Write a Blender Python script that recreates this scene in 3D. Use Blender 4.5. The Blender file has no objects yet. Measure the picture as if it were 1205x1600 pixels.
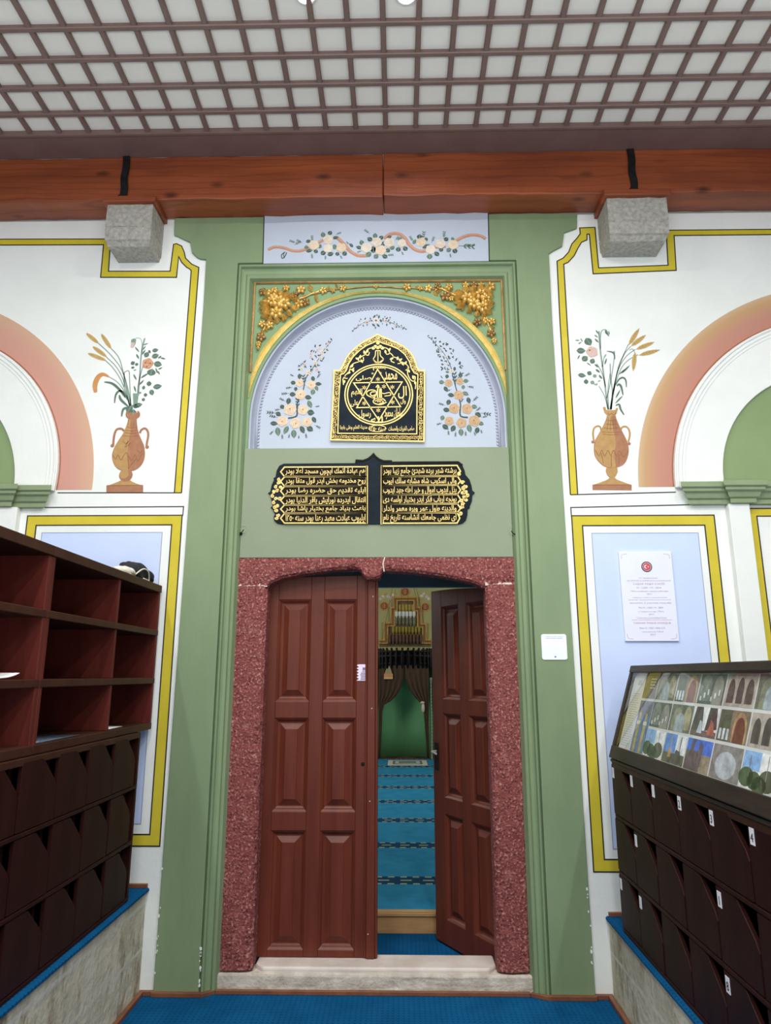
import bpy, bmesh, math, random
from mathutils import Vector, Matrix
random.seed(7)
SC = bpy.context.scene
COL = SC.collection
PI = math.pi

# ------------------------------------------------------------------ camera
FPX = 1090.0
PITCH = math.atan(254 / FPX)
YAW = math.atan(22 / FPX * math.cos(PITCH))
CAMD, CAMH = 3.9, 1.55

cam = bpy.data.cameras.new('camera')
camo = bpy.data.objects.new('camera', cam)
COL.objects.link(camo)
camo.location = (0, -CAMD, CAMH)
camo.rotation_euler = (PI / 2 + PITCH, 0, YAW)
cam.sensor_fit = 'VERTICAL'
cam.sensor_height = 32.0
cam.lens = FPX / 1600 * 32.0
cam.clip_start = 0.05
cam.clip_end = 100
SC.camera = camo


def W(px, py, Y=0.0):
    """point of the plane Y=const that the photograph shows at a pixel -> (X, Z)"""
    x = (px - 602.5) / FPX
    y = (800 - py) / FPX
    fy = math.cos(PITCH) - y * math.sin(PITCH)
    fz = math.sin(PITCH) + y * math.cos(PITCH)
    c, s = math.cos(YAW), math.sin(YAW)
    rx, ry = x * c - fy * s, x * s + fy * c
    t = (Y + CAMD) / ry
    return (rx * t, CAMH + fz * t)


def WL(pts, Y=0.0):
    return [W(a, b, Y) for a, b in pts]


def crop(ox, oy, k, Y):
    """pixel of an enlarged detail -> wall plane"""
    return lambda a, b: W(ox + a * k, oy + b * k, Y)


# ------------------------------------------------------------------ materials
def lin(c):
    def f(v):
        v = v / 255.0
        return v / 12.92 if v <= .04045 else ((v + .055) / 1.055) ** 2.4
    return (f(c[0]), f(c[1]), f(c[2]), 1.0)


MATS = {}


def mat(name, c, c2=None, scale=6.0, rough=.6, bump=0.0, bscale=80.0, metal=0.0, stretch=(1, 1, 1),
        detail=5.0, lo=.35, hi=.65, spec=.5, coat=0.0, emit=None, estr=0.0):
    if name in MATS:
        return MATS[name]
    m = bpy.data.materials.new(name)
    m.use_nodes = True
    nt = m.node_tree
    N, L = nt.nodes, nt.links
    b = N['Principled BSDF']
    b.inputs['Roughness'].default_value = rough
    b.inputs['Metallic'].default_value = metal
    b.inputs['Specular IOR Level'].default_value = spec
    b.inputs['Coat Weight'].default_value = coat
    b.inputs['Base Color'].default_value = lin(c)
    m.diffuse_color = lin(c)
    tc = N.new('ShaderNodeTexCoord')
    mp = N.new('ShaderNodeMapping')
    mp.inputs['Scale'].default_value = stretch
    L.new(tc.outputs['Object'], mp.inputs['Vector'])
    if c2 is not None:
        n = N.new('ShaderNodeTexNoise')
        n.inputs['Scale'].default_value = scale
        n.inputs['Detail'].default_value = detail
        n.inputs['Roughness'].default_value = .6
        L.new(mp.outputs[0], n.inputs['Vector'])
        r = N.new('ShaderNodeValToRGB')
        r.color_ramp.elements[0].position = lo
        r.color_ramp.elements[0].color = lin(c)
        r.color_ramp.elements[1].position = hi
        r.color_ramp.elements[1].color = lin(c2)
        L.new(n.outputs['Fac'], r.inputs[0])
        L.new(r.outputs[0], b.inputs['Base Color'])
    if bump:
        n2 = N.new('ShaderNodeTexNoise')
        n2.inputs['Scale'].default_value = bscale
        n2.inputs['Detail'].default_value = 4
        L.new(mp.outputs[0], n2.inputs['Vector'])
        bp = N.new('ShaderNodeBump')
        bp.inputs['Strength'].default_value = bump
        bp.inputs['Distance'].default_value = .01
        L.new(n2.outputs['Fac'], bp.inputs['Height'])
        L.new(bp.outputs[0], b.inputs['Normal'])
    if emit:
        b.inputs['Emission Color'].default_value = lin(emit)
        b.inputs['Emission Strength'].default_value = estr
    MATS[name] = m
    return m


def plain(name, c, rough=.7):
    return mat(name, c, tuple(min(255, int(v * 1.06) + 2) for v in c), 25, rough)


white = mat('white plaster', (229, 234, 231), (237, 241, 238), 2.5, .75, .12, 30)
green = mat('green paint', (119, 140, 104), (130, 150, 114), 3.0, .6, .15, 25, stretch=(1, 1, .35))
green_d = mat('spandrel green', (112, 142, 102), (121, 150, 109), 4, .6, .1, 30)
green_g = mat('grey green paint', (132, 145, 119), (138, 150, 125), 2.5, .7, .08, 40)
green_t = mat('tympanum green', (130, 152, 106), (137, 158, 112), 3, .7)
green_i = mat('cornice green', (132, 150, 114), (142, 158, 122), 8, .55, .1, 30)
lav = mat('lavender paint', (176, 186, 202), (182, 192, 208), 2.5, .7, .08, 30)
lav_d = mat('lavender moulding paint', (164, 170, 188), (172, 178, 196), 6, .6, .08, 30)
yellow = mat('yellow paint', (200, 183, 38), (210, 193, 54), 5, .65)
line_b = plain('black line paint', (34, 26, 22))
line_g = plain('grey line paint', (150, 158, 180))
blue_p = mat('pale blue paint', (196, 213, 250), (202, 219, 253), 3, .7)
gold = mat('gilding', (200, 158, 78), (236, 204, 122), 30, .36, .35, 160, metal=.55)
gold_l = mat('bright gilding', (226, 190, 92), (244, 216, 130), 24, .4, .3, 120, metal=.25)
gold_o = mat('old gilding', (138, 108, 66), (176, 140, 84), 16, .45, .3, 90, metal=.55)
gold_t = mat('gold lettering', (222, 192, 108), (238, 214, 140), 60, .45, metal=.2)
slate = mat('black slate', (20, 28, 36), (30, 40, 50), 10, .6, .1, 60, spec=.1)
slate_b = mat('slate field', (26, 24, 23), (34, 32, 30), 14, .7, .1, 80, spec=.1)
iron = mat('black iron', (20, 20, 22), (32, 32, 34), 20, .65, .2, 60, spec=.15)
door_m = mat('door brown varnish', (92, 41, 28), (106, 50, 34), 3.0, .40, .05, 40, stretch=(6, 6, .5), spec=.3)
rack_m = mat('dark brown gloss wood', (48, 22, 19), (38, 17, 14), 3.0, .45, .05, 40, stretch=(4, 4, .6), spec=.10)
cub_m = mat('red brown shelf wood', (96, 42, 36), (80, 33, 28), 3.0, .45, .05, 40, stretch=(4, 4, .6), spec=.12)
rack_b = mat('umber wood edge', (56, 32, 25), (66, 40, 30), 3.0, .45, .05, 40, stretch=(4, 4, .6), spec=.12)
case_m = mat('black brown wood', (40, 33, 30), (54, 46, 40), 6, .45, .08, 50, stretch=(6, .7, 6), spec=.2)
brown_m = mat('brown paint', (112, 88, 82), (120, 96, 90), 6, .45)
board_m = mat('grey white boards', (228, 225, 216), (234, 231, 223), 3, .6, stretch=(1, .3, 1))
skirt_m = mat('brown skirting', (110, 66, 46), (132, 84, 58), 8, .5)
paper_m = mat('white paper', (240, 240, 244), (246, 246, 250), 12, .6)
glassy_white = mat('white plate', (238, 246, 248), (244, 250, 250), 9, .35)
marble_m = mat('threshold marble', (196, 184, 176), (214, 205, 198), 7, .5, .1, 60)
sill_m = mat('sill stone', (176, 166, 152), (205, 198, 186), 14, .75, .5, 60)
leafd = plain('dark leaf paint', (52, 74, 68))
leafm = plain('leaf paint', (84, 110, 94))
leafl = plain('pale leaf paint', (120, 146, 128))
stemg = plain('stem paint', (128, 148, 138))
cream = plain('cream petal paint', (206, 188, 164))
cream_w = plain('white petal paint', (204, 197, 184))
peach = plain('peach petal paint', (186, 156, 120))
peach_d = plain('ochre petal paint', (154, 122, 88))
rose_p = plain('pink petal paint', (200, 172, 164))
rose_o = plain('orange petal paint', (190, 138, 100))
heart = plain('petal heart paint', (150, 92, 66))
ribbon_m = plain('ribbon paint', (172, 124, 100))
ribbon_l = plain('ribbon light paint', (190, 148, 122))
wheat_m = plain('wheat paint', (184, 156, 98))
wheat_d = plain('wheat line paint', (170, 136, 78))
amber_m = plain('amber grass paint', (196, 138, 82))
urn_y = mat('urn ochre paint', (184, 148, 92), (172, 134, 84), 30, .7)
urn_r = mat('urn terracotta paint', (170, 120, 88), (158, 108, 80), 30, .7)
urn_l = plain('urn line paint', (140, 92, 58))


def special_materials():
    # red speckled stone
    m = mat('red speckled stone', (122, 56, 53), (142, 74, 70), 18, .78, 0)
    nt = m.node_tree; N, L = nt.nodes, nt.links
    b = N['Principled BSDF']; tc = [n for n in N if n.type == 'TEX_COORD'][0]
    base = [l for l in L if l.to_socket == b.inputs['Base Color']][0].from_socket
    n = N.new('ShaderNodeTexNoise'); n.inputs['Scale'].default_value = 84; n.inputs['Detail'].default_value = 5
    L.new(tc.outputs['Object'], n.inputs['Vector'])
    r = N.new('ShaderNodeValToRGB')
    r.color_ramp.elements[0].position = .56; r.color_ramp.elements[0].color = (0, 0, 0, 1)
    r.color_ramp.elements[1].position = .66; r.color_ramp.elements[1].color = (1, 1, 1, 1)
    L.new(n.outputs['Fac'], r.inputs[0])
    mx = N.new('ShaderNodeMixRGB'); mx.inputs[2].default_value = lin((186, 134, 126))
    L.new(r.outputs[0], mx.inputs[0]); L.new(base, mx.inputs[1])
    r2 = N.new('ShaderNodeValToRGB')
    r2.color_ramp.elements[0].position = .34; r2.color_ramp.elements[0].color = (1, 1, 1, 1)
    r2.color_ramp.elements[1].position = .43; r2.color_ramp.elements[1].color = (0, 0, 0, 1)
    L.new(n.outputs['Fac'], r2.inputs[0])
    mx2 = N.new('ShaderNodeMixRGB'); mx2.inputs[2].default_value = lin((74, 28, 30))
    L.new(r2.outputs[0], mx2.inputs[0]); L.new(mx.outputs[0], mx2.inputs[1])
    # larger pale worn patches
    n3 = N.new('ShaderNodeTexNoise'); n3.inputs['Scale'].default_value = 12; n3.inputs['Detail'].default_value = 8
    n3.inputs['Roughness'].default_value = .75
    L.new(tc.outputs['Object'], n3.inputs['Vector'])
    r3 = N.new('ShaderNodeValToRGB')
    r3.color_ramp.elements[0].position = .59; r3.color_ramp.elements[0].color = (0, 0, 0, 1)
    r3.color_ramp.elements[1].position = .72; r3.color_ramp.elements[1].color = (.7, .7, .7, 1)
    L.new(n3.outputs['Fac'], r3.inputs[0])
    mx3 = N.new('ShaderNodeMixRGB'); mx3.inputs[2].default_value = lin((190, 146, 142))
    L.new(r3.outputs[0], mx3.inputs[0]); L.new(mx2.outputs[0], mx3.inputs[1])
    L.new(mx3.outputs[0], b.inputs['Base Color'])
    bp = N.new('ShaderNodeBump'); bp.inputs['Strength'].default_value = .8; bp.inputs['Distance'].default_value = .012
    L.new(n.outputs['Fac'], bp.inputs['Height']); L.new(bp.outputs[0], b.inputs['Normal'])

    # timber with grain and knots (grain along X)
    m = mat('varnished pine', (104, 46, 27), (164, 84, 46), 1.6, .42, .12, 30, stretch=(.5, 4.5, 4.5), detail=10, lo=.3, hi=.72)
    nt = m.node_tree; N, L = nt.nodes, nt.links
    b = N['Principled BSDF']; tc = [n for n in N if n.type == 'TEX_COORD'][0]
    base = [l for l in L if l.to_socket == b.inputs['Base Color']][0].from_socket
    mp = N.new('ShaderNodeMapping'); mp.inputs['Scale'].default_value = (2.6, 5.5, 5.5)
    L.new(tc.outputs['Object'], mp.inputs['Vector'])
    v = N.new('ShaderNodeTexVoronoi'); v.inputs['Scale'].default_value = 1.0
    L.new(mp.outputs[0], v.inputs['Vector'])
    r = N.new('ShaderNodeValToRGB')
    r.color_ramp.elements[0].position = .05; r.color_ramp.elements[0].color = (.85, .85, .85, 1)
    r.color_ramp.elements[1].position = .16; r.color_ramp.elements[1].color = (0, 0, 0, 1)
    L.new(v.outputs['Distance'], r.inputs[0])
    mx = N.new('ShaderNodeMixRGB'); mx.inputs[2].default_value = lin((60, 26, 16))
    L.new(r.outputs[0], mx.inputs[0]); L.new(base, mx.inputs[1])
    w = N.new('ShaderNodeTexWave'); w.wave_type = 'BANDS'; w.bands_direction = 'Z'
    w.inputs['Scale'].default_value = 3.2; w.inputs['Distortion'].default_value = 11; w.inputs['Detail'].default_value = 3
    w.inputs['Detail Scale'].default_value = .8
    mp2 = N.new('ShaderNodeMapping'); mp2.inputs['Scale'].default_value = (.25, 2, 2)
    L.new(tc.outputs['Object'], mp2.inputs['Vector']); L.new(mp2.outputs[0], w.inputs['Vector'])
    r2 = N.new('ShaderNodeValToRGB')
    r2.color_ramp.elements[0].position = 0; r2.color_ramp.elements[0].color = (.32, .32, .32, 1)
    r2.color_ramp.elements[1].position = .10; r2.color_ramp.elements[1].color = (0, 0, 0, 1)
    L.new(w.outputs['Fac'], r2.inputs[0])
    mx2 = N.new('ShaderNodeMixRGB'); mx2.inputs[2].default_value = lin((78, 32, 16))
    L.new(r2.outputs[0], mx2.inputs[0]); L.new(mx.outputs[0], mx2.inputs[1])
    L.new(mx2.outputs[0], b.inputs['Base Color'])

    # granite
    m = mat('grey granite', (148, 146, 138), (178, 175, 167), 40, .85, .9, 45, detail=8)
    # blue carpet with small dark dots
    m = mat('blue carpet', (12, 80, 128), (18, 92, 142), 5, 1.0, .6, 300, spec=.05)
    nt = m.node_tree; N, L = nt.nodes, nt.links
    b = N['Principled BSDF']; tc = [n for n in N if n.type == 'TEX_COORD'][0]
    base = [l for l in L if l.to_socket == b.inputs['Base Color']][0].from_socket
    sx = N.new('ShaderNodeSeparateXYZ'); L.new(tc.outputs['Object'], sx.inputs[0])

    def M2(op, a, bb=None):
        n = N.new('ShaderNodeMath'); n.operation = op
        for i, q in enumerate((a, bb)):
            if q is None: continue
            if isinstance(q, (int, float)): n.inputs[i].default_value = q
            else: L.new(q, n.inputs[i])
        return n.outputs[0]
    k = 2 * PI / .05
    a1 = M2('SINE', M2('MULTIPLY', M2('ADD', sx.outputs[0], sx.outputs[1]), k))
    a2 = M2('SINE', M2('MULTIPLY', M2('SUBTRACT', sx.outputs[0], sx.outputs[1]), k))
    f = M2('MULTIPLY', M2('GREATER_THAN', M2('MULTIPLY', a1, a2), .62), .55)
    mx = N.new('ShaderNodeMixRGB'); mx.inputs[2].default_value = lin((8, 48, 86))
    L.new(f, mx.inputs[0]); L.new(base, mx.inputs[1]); L.new(mx.outputs[0], b.inputs['Base Color'])

    # block masonry for the platforms
    m = mat('pale block stone', (184, 178, 154), (216, 210, 190), 5, .85, .6, 30, detail=10)
    nt = m.node_tree; N, L = nt.nodes, nt.links
    b = N['Principled BSDF']; tc = [n for n in N if n.type == 'TEX_COORD'][0]
    base = [l for l in L if l.to_socket == b.inputs['Base Color']][0].from_socket
    n = N.new('ShaderNodeTexNoise'); n.inputs['Scale'].default_value = 9; n.inputs['Detail'].default_value = 8
    n.inputs['Roughness'].default_value = .7
    mp = N.new('ShaderNodeMapping'); mp.inputs['Scale'].default_value = (1, 1, .45)
    L.new(tc.outputs['Object'], mp.inputs[0]); L.new(mp.outputs[0], n.inputs['Vector'])
    r = N.new('ShaderNodeValToRGB')
    r.color_ramp.elements[0].position = .52; r.color_ramp.elements[0].color = (0, 0, 0, 1)
    r.color_ramp.elements[1].position = .68; r.color_ramp.elements[1].color = (.85, .85, .85, 1)
    L.new(n.outputs['Fac'], r.inputs[0])
    mx = N.new('ShaderNodeMixRGB'); mx.inputs[2].default_value = lin((116, 94, 62))
    L.new(r.outputs[0], mx.inputs[0]); L.new(base, mx.inputs[1])
    br = N.new('ShaderNodeTexBrick'); br.inputs['Scale'].default_value = 1
    br.inputs['Color1'].default_value = (0, 0, 0, 1); br.inputs['Color2'].default_value = (0, 0, 0, 1)
    br.inputs['Mortar'].default_value = (1, 1, 1, 1); br.inputs['Mortar Size'].default_value = .012
    br.inputs['Mortar Smooth'].default_value = .6
    br.inputs['Brick Width'].default_value = .62; br.inputs['Row Height'].default_value = .21
    cx = N.new('ShaderNodeCombineXYZ'); sx = N.new('ShaderNodeSeparateXYZ')
    L.new(tc.outputs['Object'], sx.inputs[0]); L.new(sx.outputs[1], cx.inputs[0]); L.new(sx.outputs[2], cx.inputs[1])
    L.new(cx.outputs[0], br.inputs['Vector'])
    mx2 = N.new('ShaderNodeMixRGB'); mx2.inputs[2].default_value = lin((208, 206, 196))
    fm = N.new('ShaderNodeMath'); fm.operation = 'MULTIPLY'; fm.inputs[1].default_value = .7
    L.new(br.outputs['Color'], fm.inputs[0]); L.new(fm.outputs[0], mx2.inputs[0])
    L.new(mx.outputs[0], mx2.inputs[1]); L.new(mx2.outputs[0], b.inputs['Base Color'])

    # striped prayer carpet: rows across the hall
    m = mat('striped carpet', (44, 130, 168), (54, 142, 180), 6, 1.0, .5, 200, spec=.08)
    nt = m.node_tree; N, L = nt.nodes, nt.links
    b = N['Principled BSDF']; tc = [n for n in N if n.type == 'TEX_COORD'][0]
    base = [l for l in L if l.to_socket == b.inputs['Base Color']][0].from_socket
    sx = N.new('ShaderNodeSeparateXYZ'); L.new(tc.outputs['Object'], sx.inputs[0])

    def M3(op, a, bb=None):
        n = N.new('ShaderNodeMath'); n.operation = op
        for i, q in enumerate((a, bb)):
            if q is None: continue
            if isinstance(q, (int, float)): n.inputs[i].default_value = q
            else: L.new(q, n.inputs[i])
        return n.outputs[0]
    t = M3('FRACT', M3('MULTIPLY', M3('ADD', sx.outputs[1], -1.566 + 10.6 + .12), 1 / 1.06))   # stripe centre at t=.113
    d = M3('ABSOLUTE', M3('SUBTRACT', t, .113))
    dark = M3('LESS_THAN', d, .092)
    edge = M3('MULTIPLY', M3('LESS_THAN', M3('ABSOLUTE', M3('SUBTRACT', d, .080)), .013),
              M3('GREATER_THAN', M3('SINE', M3('MULTIPLY', sx.outputs[0], 2 * PI / .09)), -.1))
    mid = M3('MULTIPLY', M3('LESS_THAN', d, .012), M3('GREATER_THAN', M3('SINE', M3('MULTIPLY', sx.outputs[0], 2 * PI / .16)), .0))
    mx = N.new('ShaderNodeMixRGB'); mx.inputs[2].default_value = lin((26, 70, 100))
    L.new(dark, mx.inputs[0]); L.new(base, mx.inputs[1])
    mx2 = N.new('ShaderNodeMixRGB'); mx2.inputs[2].default_value = lin((168, 170, 140))
    L.new(M3('MAXIMUM', edge, mid), mx2.inputs[0]); L.new(mx.outputs[0], mx2.inputs[1])
    L.new(mx2.outputs[0], b.inputs['Base Color'])

    # glass of the display case
    g = bpy.data.materials.new('case glass'); g.use_nodes = True
    nt = g.node_tree; N, L = nt.nodes, nt.links
    N.remove(N['Principled BSDF'])
    tr = N.new('ShaderNodeBsdfTransparent'); gl = N.new('ShaderNodeBsdfGlossy'); gl.inputs['Roughness'].default_value = .02
    fr = N.new('ShaderNodeFresnel'); fr.inputs['IOR'].default_value = 1.5
    mxs = N.new('ShaderNodeMixShader')
    ge = N.new('ShaderNodeNewGeometry'); iv = N.new('ShaderNodeMath'); iv.operation = 'SUBTRACT'; iv.inputs[0].default_value = 1.0
    L.new(ge.outputs['Backfacing'], iv.inputs[1])
    ml = N.new('ShaderNodeMath'); ml.operation = 'MULTIPLY'; L.new(iv.outputs[0], ml.inputs[0]); L.new(fr.outputs[0], ml.inputs[1])
    L.new(ml.outputs[0], mxs.inputs[0]); L.new(tr.outputs[0], mxs.inputs[1]); L.new(gl.outputs[0], mxs.inputs[2])
    L.new(mxs.outputs[0], [n for n in N if n.type == 'OUTPUT_MATERIAL'][0].inputs[0])
    MATS['case glass'] = g


special_materials()
redstone, pine, granite, carpet = MATS['red speckled stone'], MATS['varnished pine'], MATS['grey granite'], MATS['blue carpet']
block, striped, glass = MATS['pale block stone'], MATS['striped carpet'], MATS['case glass']


def pink_mat(name, cx, cz, r0, r1, stops):
    m = bpy.data.materials.new(name); m.use_nodes = True
    nt = m.node_tree; N, L = nt.nodes, nt.links
    b = N['Principled BSDF']; b.inputs['Roughness'].default_value = .7
    tc = N.new('ShaderNodeTexCoord')
    vm = N.new('ShaderNodeVectorMath'); vm.operation = 'MULTIPLY'; vm.inputs[1].default_value = (1, 0, 1)
    L.new(tc.outputs['Object'], vm.inputs[0])
    vd = N.new('ShaderNodeVectorMath'); vd.operation = 'DISTANCE'; vd.inputs[1].default_value = (cx, 0, cz)
    L.new(vm.outputs[0], vd.inputs[0])
    mr = N.new('ShaderNodeMapRange'); mr.inputs[1].default_value = r0; mr.inputs[2].default_value = r1
    L.new(vd.outputs['Value'], mr.inputs[0])
    cr = N.new('ShaderNodeValToRGB')
    while len(cr.color_ramp.elements) < len(stops): cr.color_ramp.elements.new(.5)
    for e, (p, c) in zip(cr.color_ramp.elements, stops):
        e.position = p; e.color = lin(c)
    L.new(mr.outputs[0], cr.inputs[0]); L.new(cr.outputs[0], b.inputs['Base Color'])
    return m


# ------------------------------------------------------------------ mesh builder
class MB:
    def __init__(s):
        s.v, s.f, s.mi, s.mats = [], [], [], []

    def m(s, material):
        if material not in s.mats: s.mats.append(material)
        return s.mats.index(material)

    def add(s, verts, faces, material):
        k = s.m(material); o = len(s.v)
        s.v += [tuple(p) for p in verts]
        s.f += [[i + o for i in f] for f in faces]
        s.mi += [k] * len(faces)

    def box(s, x0, x1, y0, y1, z0, z1, material):
        s.add([(x, y, z) for x in (x0, x1) for y in (y0, y1) for z in (z0, z1)],
              [(0, 1, 3, 2), (4, 6, 7, 5), (0, 4, 5, 1), (2, 3, 7, 6), (0, 2, 6, 4), (1, 5, 7, 3)], material)

    def prism(s, poly, y0, y1, material):
        n = len(poly)
        vs = [(x, y0, z) for x, z in poly] + [(x, y1, z) for x, z in poly]
        fs = [list(range(n)), list(range(2 * n - 1, n - 1, -1))]
        fs += [[i, n + i, n + (i + 1) % n, (i + 1) % n] for i in range(n)]
        s.add(vs, fs, material)

    def prism_x(s, poly, x0, x1, material):          # poly in (y, z)
        n = len(poly)
        vs = [(x0, y, z) for y, z in poly] + [(x1, y, z) for y, z in poly]
        fs = [list(range(n)), list(range(2 * n - 1, n - 1, -1))]
        fs += [[i, n + i, n + (i + 1) % n, (i + 1) % n] for i in range(n)]
        s.add(vs, fs, material)

    def disc(s, c, r, y0, y1, material, n=20, rz=None, ph=0.0):
        s.prism([(c[0] + r * math.cos(2 * PI * i / n + ph), c[1] + (rz or r) * math.sin(2 * PI * i / n + ph)) for i in range(n)], y0, y1, material)

    def strip(s, pts, w, y0, y1, material, closed=False, taper=None):
        """painted stroke along pts (x, z)"""
        n = len(pts)
        Lp, Rp = [], []
        for i in range(n):
            if closed:
                a, b, c = Vector(pts[i - 1]), Vector(pts[i]), Vector(pts[(i + 1) % n])
            else:
                a, b, c = Vector(pts[max(i - 1, 0)]), Vector(pts[i]), Vector(pts[min(i + 1, n - 1)])
            d1 = (b - a); d2 = (c - b)
            if d1.length < 1e-9: d1 = d2
            if d2.length < 1e-9: d2 = d1
            d1.normalize(); d2.normalize()
            t = (d1 + d2)
            if t.length < 1e-6: t = d1
            t.normalize()
            nn = Vector((-t.y, t.x))
            ca = max(.4, nn.dot(Vector((-d1.y, d1.x))))
            ww = (w * taper(i / (n - 1)) if taper else w) / 2 / ca
            Lp.append(b + nn * ww); Rp.append(b - nn * ww)
        m = n if closed else n - 1
        vs = [];
        for i in range(n):
            vs += [(Lp[i].x, y0, Lp[i].y), (Rp[i].x, y0, Rp[i].y), (Lp[i].x, y1, Lp[i].y), (Rp[i].x, y1, Rp[i].y)]
        fs = []
        for i in range(m):
            a = 4 * i; b = 4 * ((i + 1) % n)
            fs += [(a, a + 1, b + 1, b), (a + 2, b + 2, b + 3, a + 3), (a, b, b + 2, a + 2), (a + 1, a + 3, b + 3, b + 1)]
        if not closed:
            fs += [(0, 2, 3, 1), (4 * n - 4, 4 * n - 3, 4 * n - 1, 4 * n - 2)]
        s.add(vs, fs, material)

    def tube(s, pts, r, material, n=8, radii=None, cap=True):
        P = [Vector(p) for p in pts]
        T = []
        for i in range(len(P)):
            t = P[min(i + 1, len(P) - 1)] - P[max(i - 1, 0)]
            T.append(t.normalized() if t.length > 1e-9 else Vector((0, 0, 1)))
        u = T[0].orthogonal().normalized()
        vs, fs = [], []
        for i, p in enumerate(P):
            u = (u - T[i] * u.dot(T[i]))
            u = u.normalized() if u.length > 1e-6 else T[i].orthogonal().normalized()
            w = T[i].cross(u)
            rr = radii[i] if radii else r
            for k in range(n):
                a = 2 * PI * k / n
                vs.append(p + (u * math.cos(a) + w * math.sin(a)) * rr)
        for i in range(len(P) - 1):
            for k in range(n):
                fs.append((i * n + k, i * n + (k + 1) % n, (i + 1) * n + (k + 1) % n, (i + 1) * n + k))
        if cap:
            fs.append(list(range(n - 1, -1, -1))); fs.append([(len(P) - 1) * n + k for k in range(n)])
        s.add(vs, fs, material)

    def lathe(s, prof, c, material, n=24, ry=1.0):
        vs, fs = [], []
        for r, z in prof:
            for k in range(n):
                a = 2 * PI * k / n
                vs.append((c[0] + r * math.cos(a), c[1] + r * math.sin(a) * ry, c[2] + z))
        for i in range(len(prof) - 1):
            for k in range(n):
                fs.append((i * n + k, i * n + (k + 1) % n, (i + 1) * n + (k + 1) % n, (i + 1) * n + k))
        fs.append(list(range(n - 1, -1, -1))); fs.append([(len(prof) - 1) * n + k for k in range(n)])
        s.add(vs, fs, material)

    def blob(s, c, rx, ry, rz, material, ang=0.0, nu=8, nv=6):
        vs, fs = [], []
        ca, sa = math.cos(ang), math.sin(ang)
        for j in range(1, nv):
            t = PI * j / nv
            for i in range(nu):
                p = 2 * PI * i / nu
                x, y, z = rx * math.cos(t), ry * math.sin(t) * math.cos(p), rz * math.sin(t) * math.sin(p)
                vs.append((c[0] + x * ca - z * sa, c[1] + y, c[2] + x * sa + z * ca))
        a = len(vs); vs.append((c[0] + rx * ca, c[1], c[2] + rx * sa)); vs.append((c[0] - rx * ca, c[1], c[2] - rx * sa))
        for j in range(nv - 2):
            for i in range(nu):
                fs.append((j * nu + i, j * nu + (i + 1) % nu, (j + 1) * nu + (i + 1) % nu, (j + 1) * nu + i))
        for i in range(nu):
            fs.append((a, (i + 1) % nu, i)); fs.append((a + 1, (nv - 2) * nu + i, (nv - 2) * nu + (i + 1) % nu))
        s.add(vs, fs, material)

    def leaf3(s, c, y, ang, Ln, Wd, h, material, curl=0.0):
        """carved leaf with a raised keel; c = base (x, z)"""
        d = Vector((math.cos(ang), math.sin(ang))); q = Vector((-d.y, d.x)); b = Vector(c)
        rows = [(0, .25, .4), (.25, .85, .9), (.55, 1, 1), (.8, .6, .75), (1, .04, .25)]
        vs, fs = [], []
        for t, ww, hh in rows:
            p = b + d * (Ln * t) + q * (curl * Ln * t * t)
            l, r = p + q * (Wd / 2 * ww), p - q * (Wd / 2 * ww)
            vs += [(l.x, y - h * .15, l.y), (p.x, y - h * hh, p.y), (r.x, y - h * .15, r.y), (p.x, y + .004, p.y)]
        for i in range(4):
            a, e = 4 * i, 4 * i + 4
            fs += [(a, a + 1, e + 1, e), (a + 1, a + 2, e + 2, e + 1), (a + 2, a + 3, e + 3, e + 2), (a + 3, a, e, e + 3)]
        fs += [(0, 3, 2, 1), (16, 17, 18, 19)]
        s.add(vs, fs, material)

    def build(s, name, parent=None, bevel=0.0, smooth=False, seg=2, autos=None):
        me = bpy.data.meshes.new(name)
        off = Vector((0, 0, 0))
        if parent is not None:
            p = parent
            while p is not None:
                off += p.location; p = p.parent
        me.from_pydata([Vector(v) - off for v in s.v], [], s.f)
        for mm in s.mats: me.materials.append(mm)
        for i, p in enumerate(me.polygons):
            p.material_index = s.mi[i]
        bm = bmesh.new(); bm.from_mesh(me)
        bmesh.ops.recalc_face_normals(bm, faces=bm.faces)
        bm.to_mesh(me); bm.free()
        if smooth:
            for p in me.polygons: p.use_smooth = True
            if autos:
                try: me.set_sharp_from_angle(angle=math.radians(autos))
                except Exception: pass
        o = bpy.data.objects.new(name, me)
        COL.objects.link(o)
        if parent is not None: o.parent = parent
        if bevel:
            md = o.modifiers.new('bevel', 'BEVEL'); md.width = bevel; md.segments = seg; md.limit_method = 'ANGLE'
            md.angle_limit = math.radians(40)
        return o


def tag(o, label, cat, group=None):
    o['label'] = label; o['category'] = cat
    if group: o['group'] = group
    return o


def struct(o, label=None, cat=None):
    o['kind'] = 'structure'
    if label: o['label'] = label
    if cat: o['category'] = cat
    return o


def thing(name, label, cat, loc=(0, 0, 0), group=None):
    o = bpy.data.objects.new(name, None); COL.objects.link(o); o.location = loc
    o.empty_display_size = .05
    return tag(o, label, cat, group)


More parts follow.
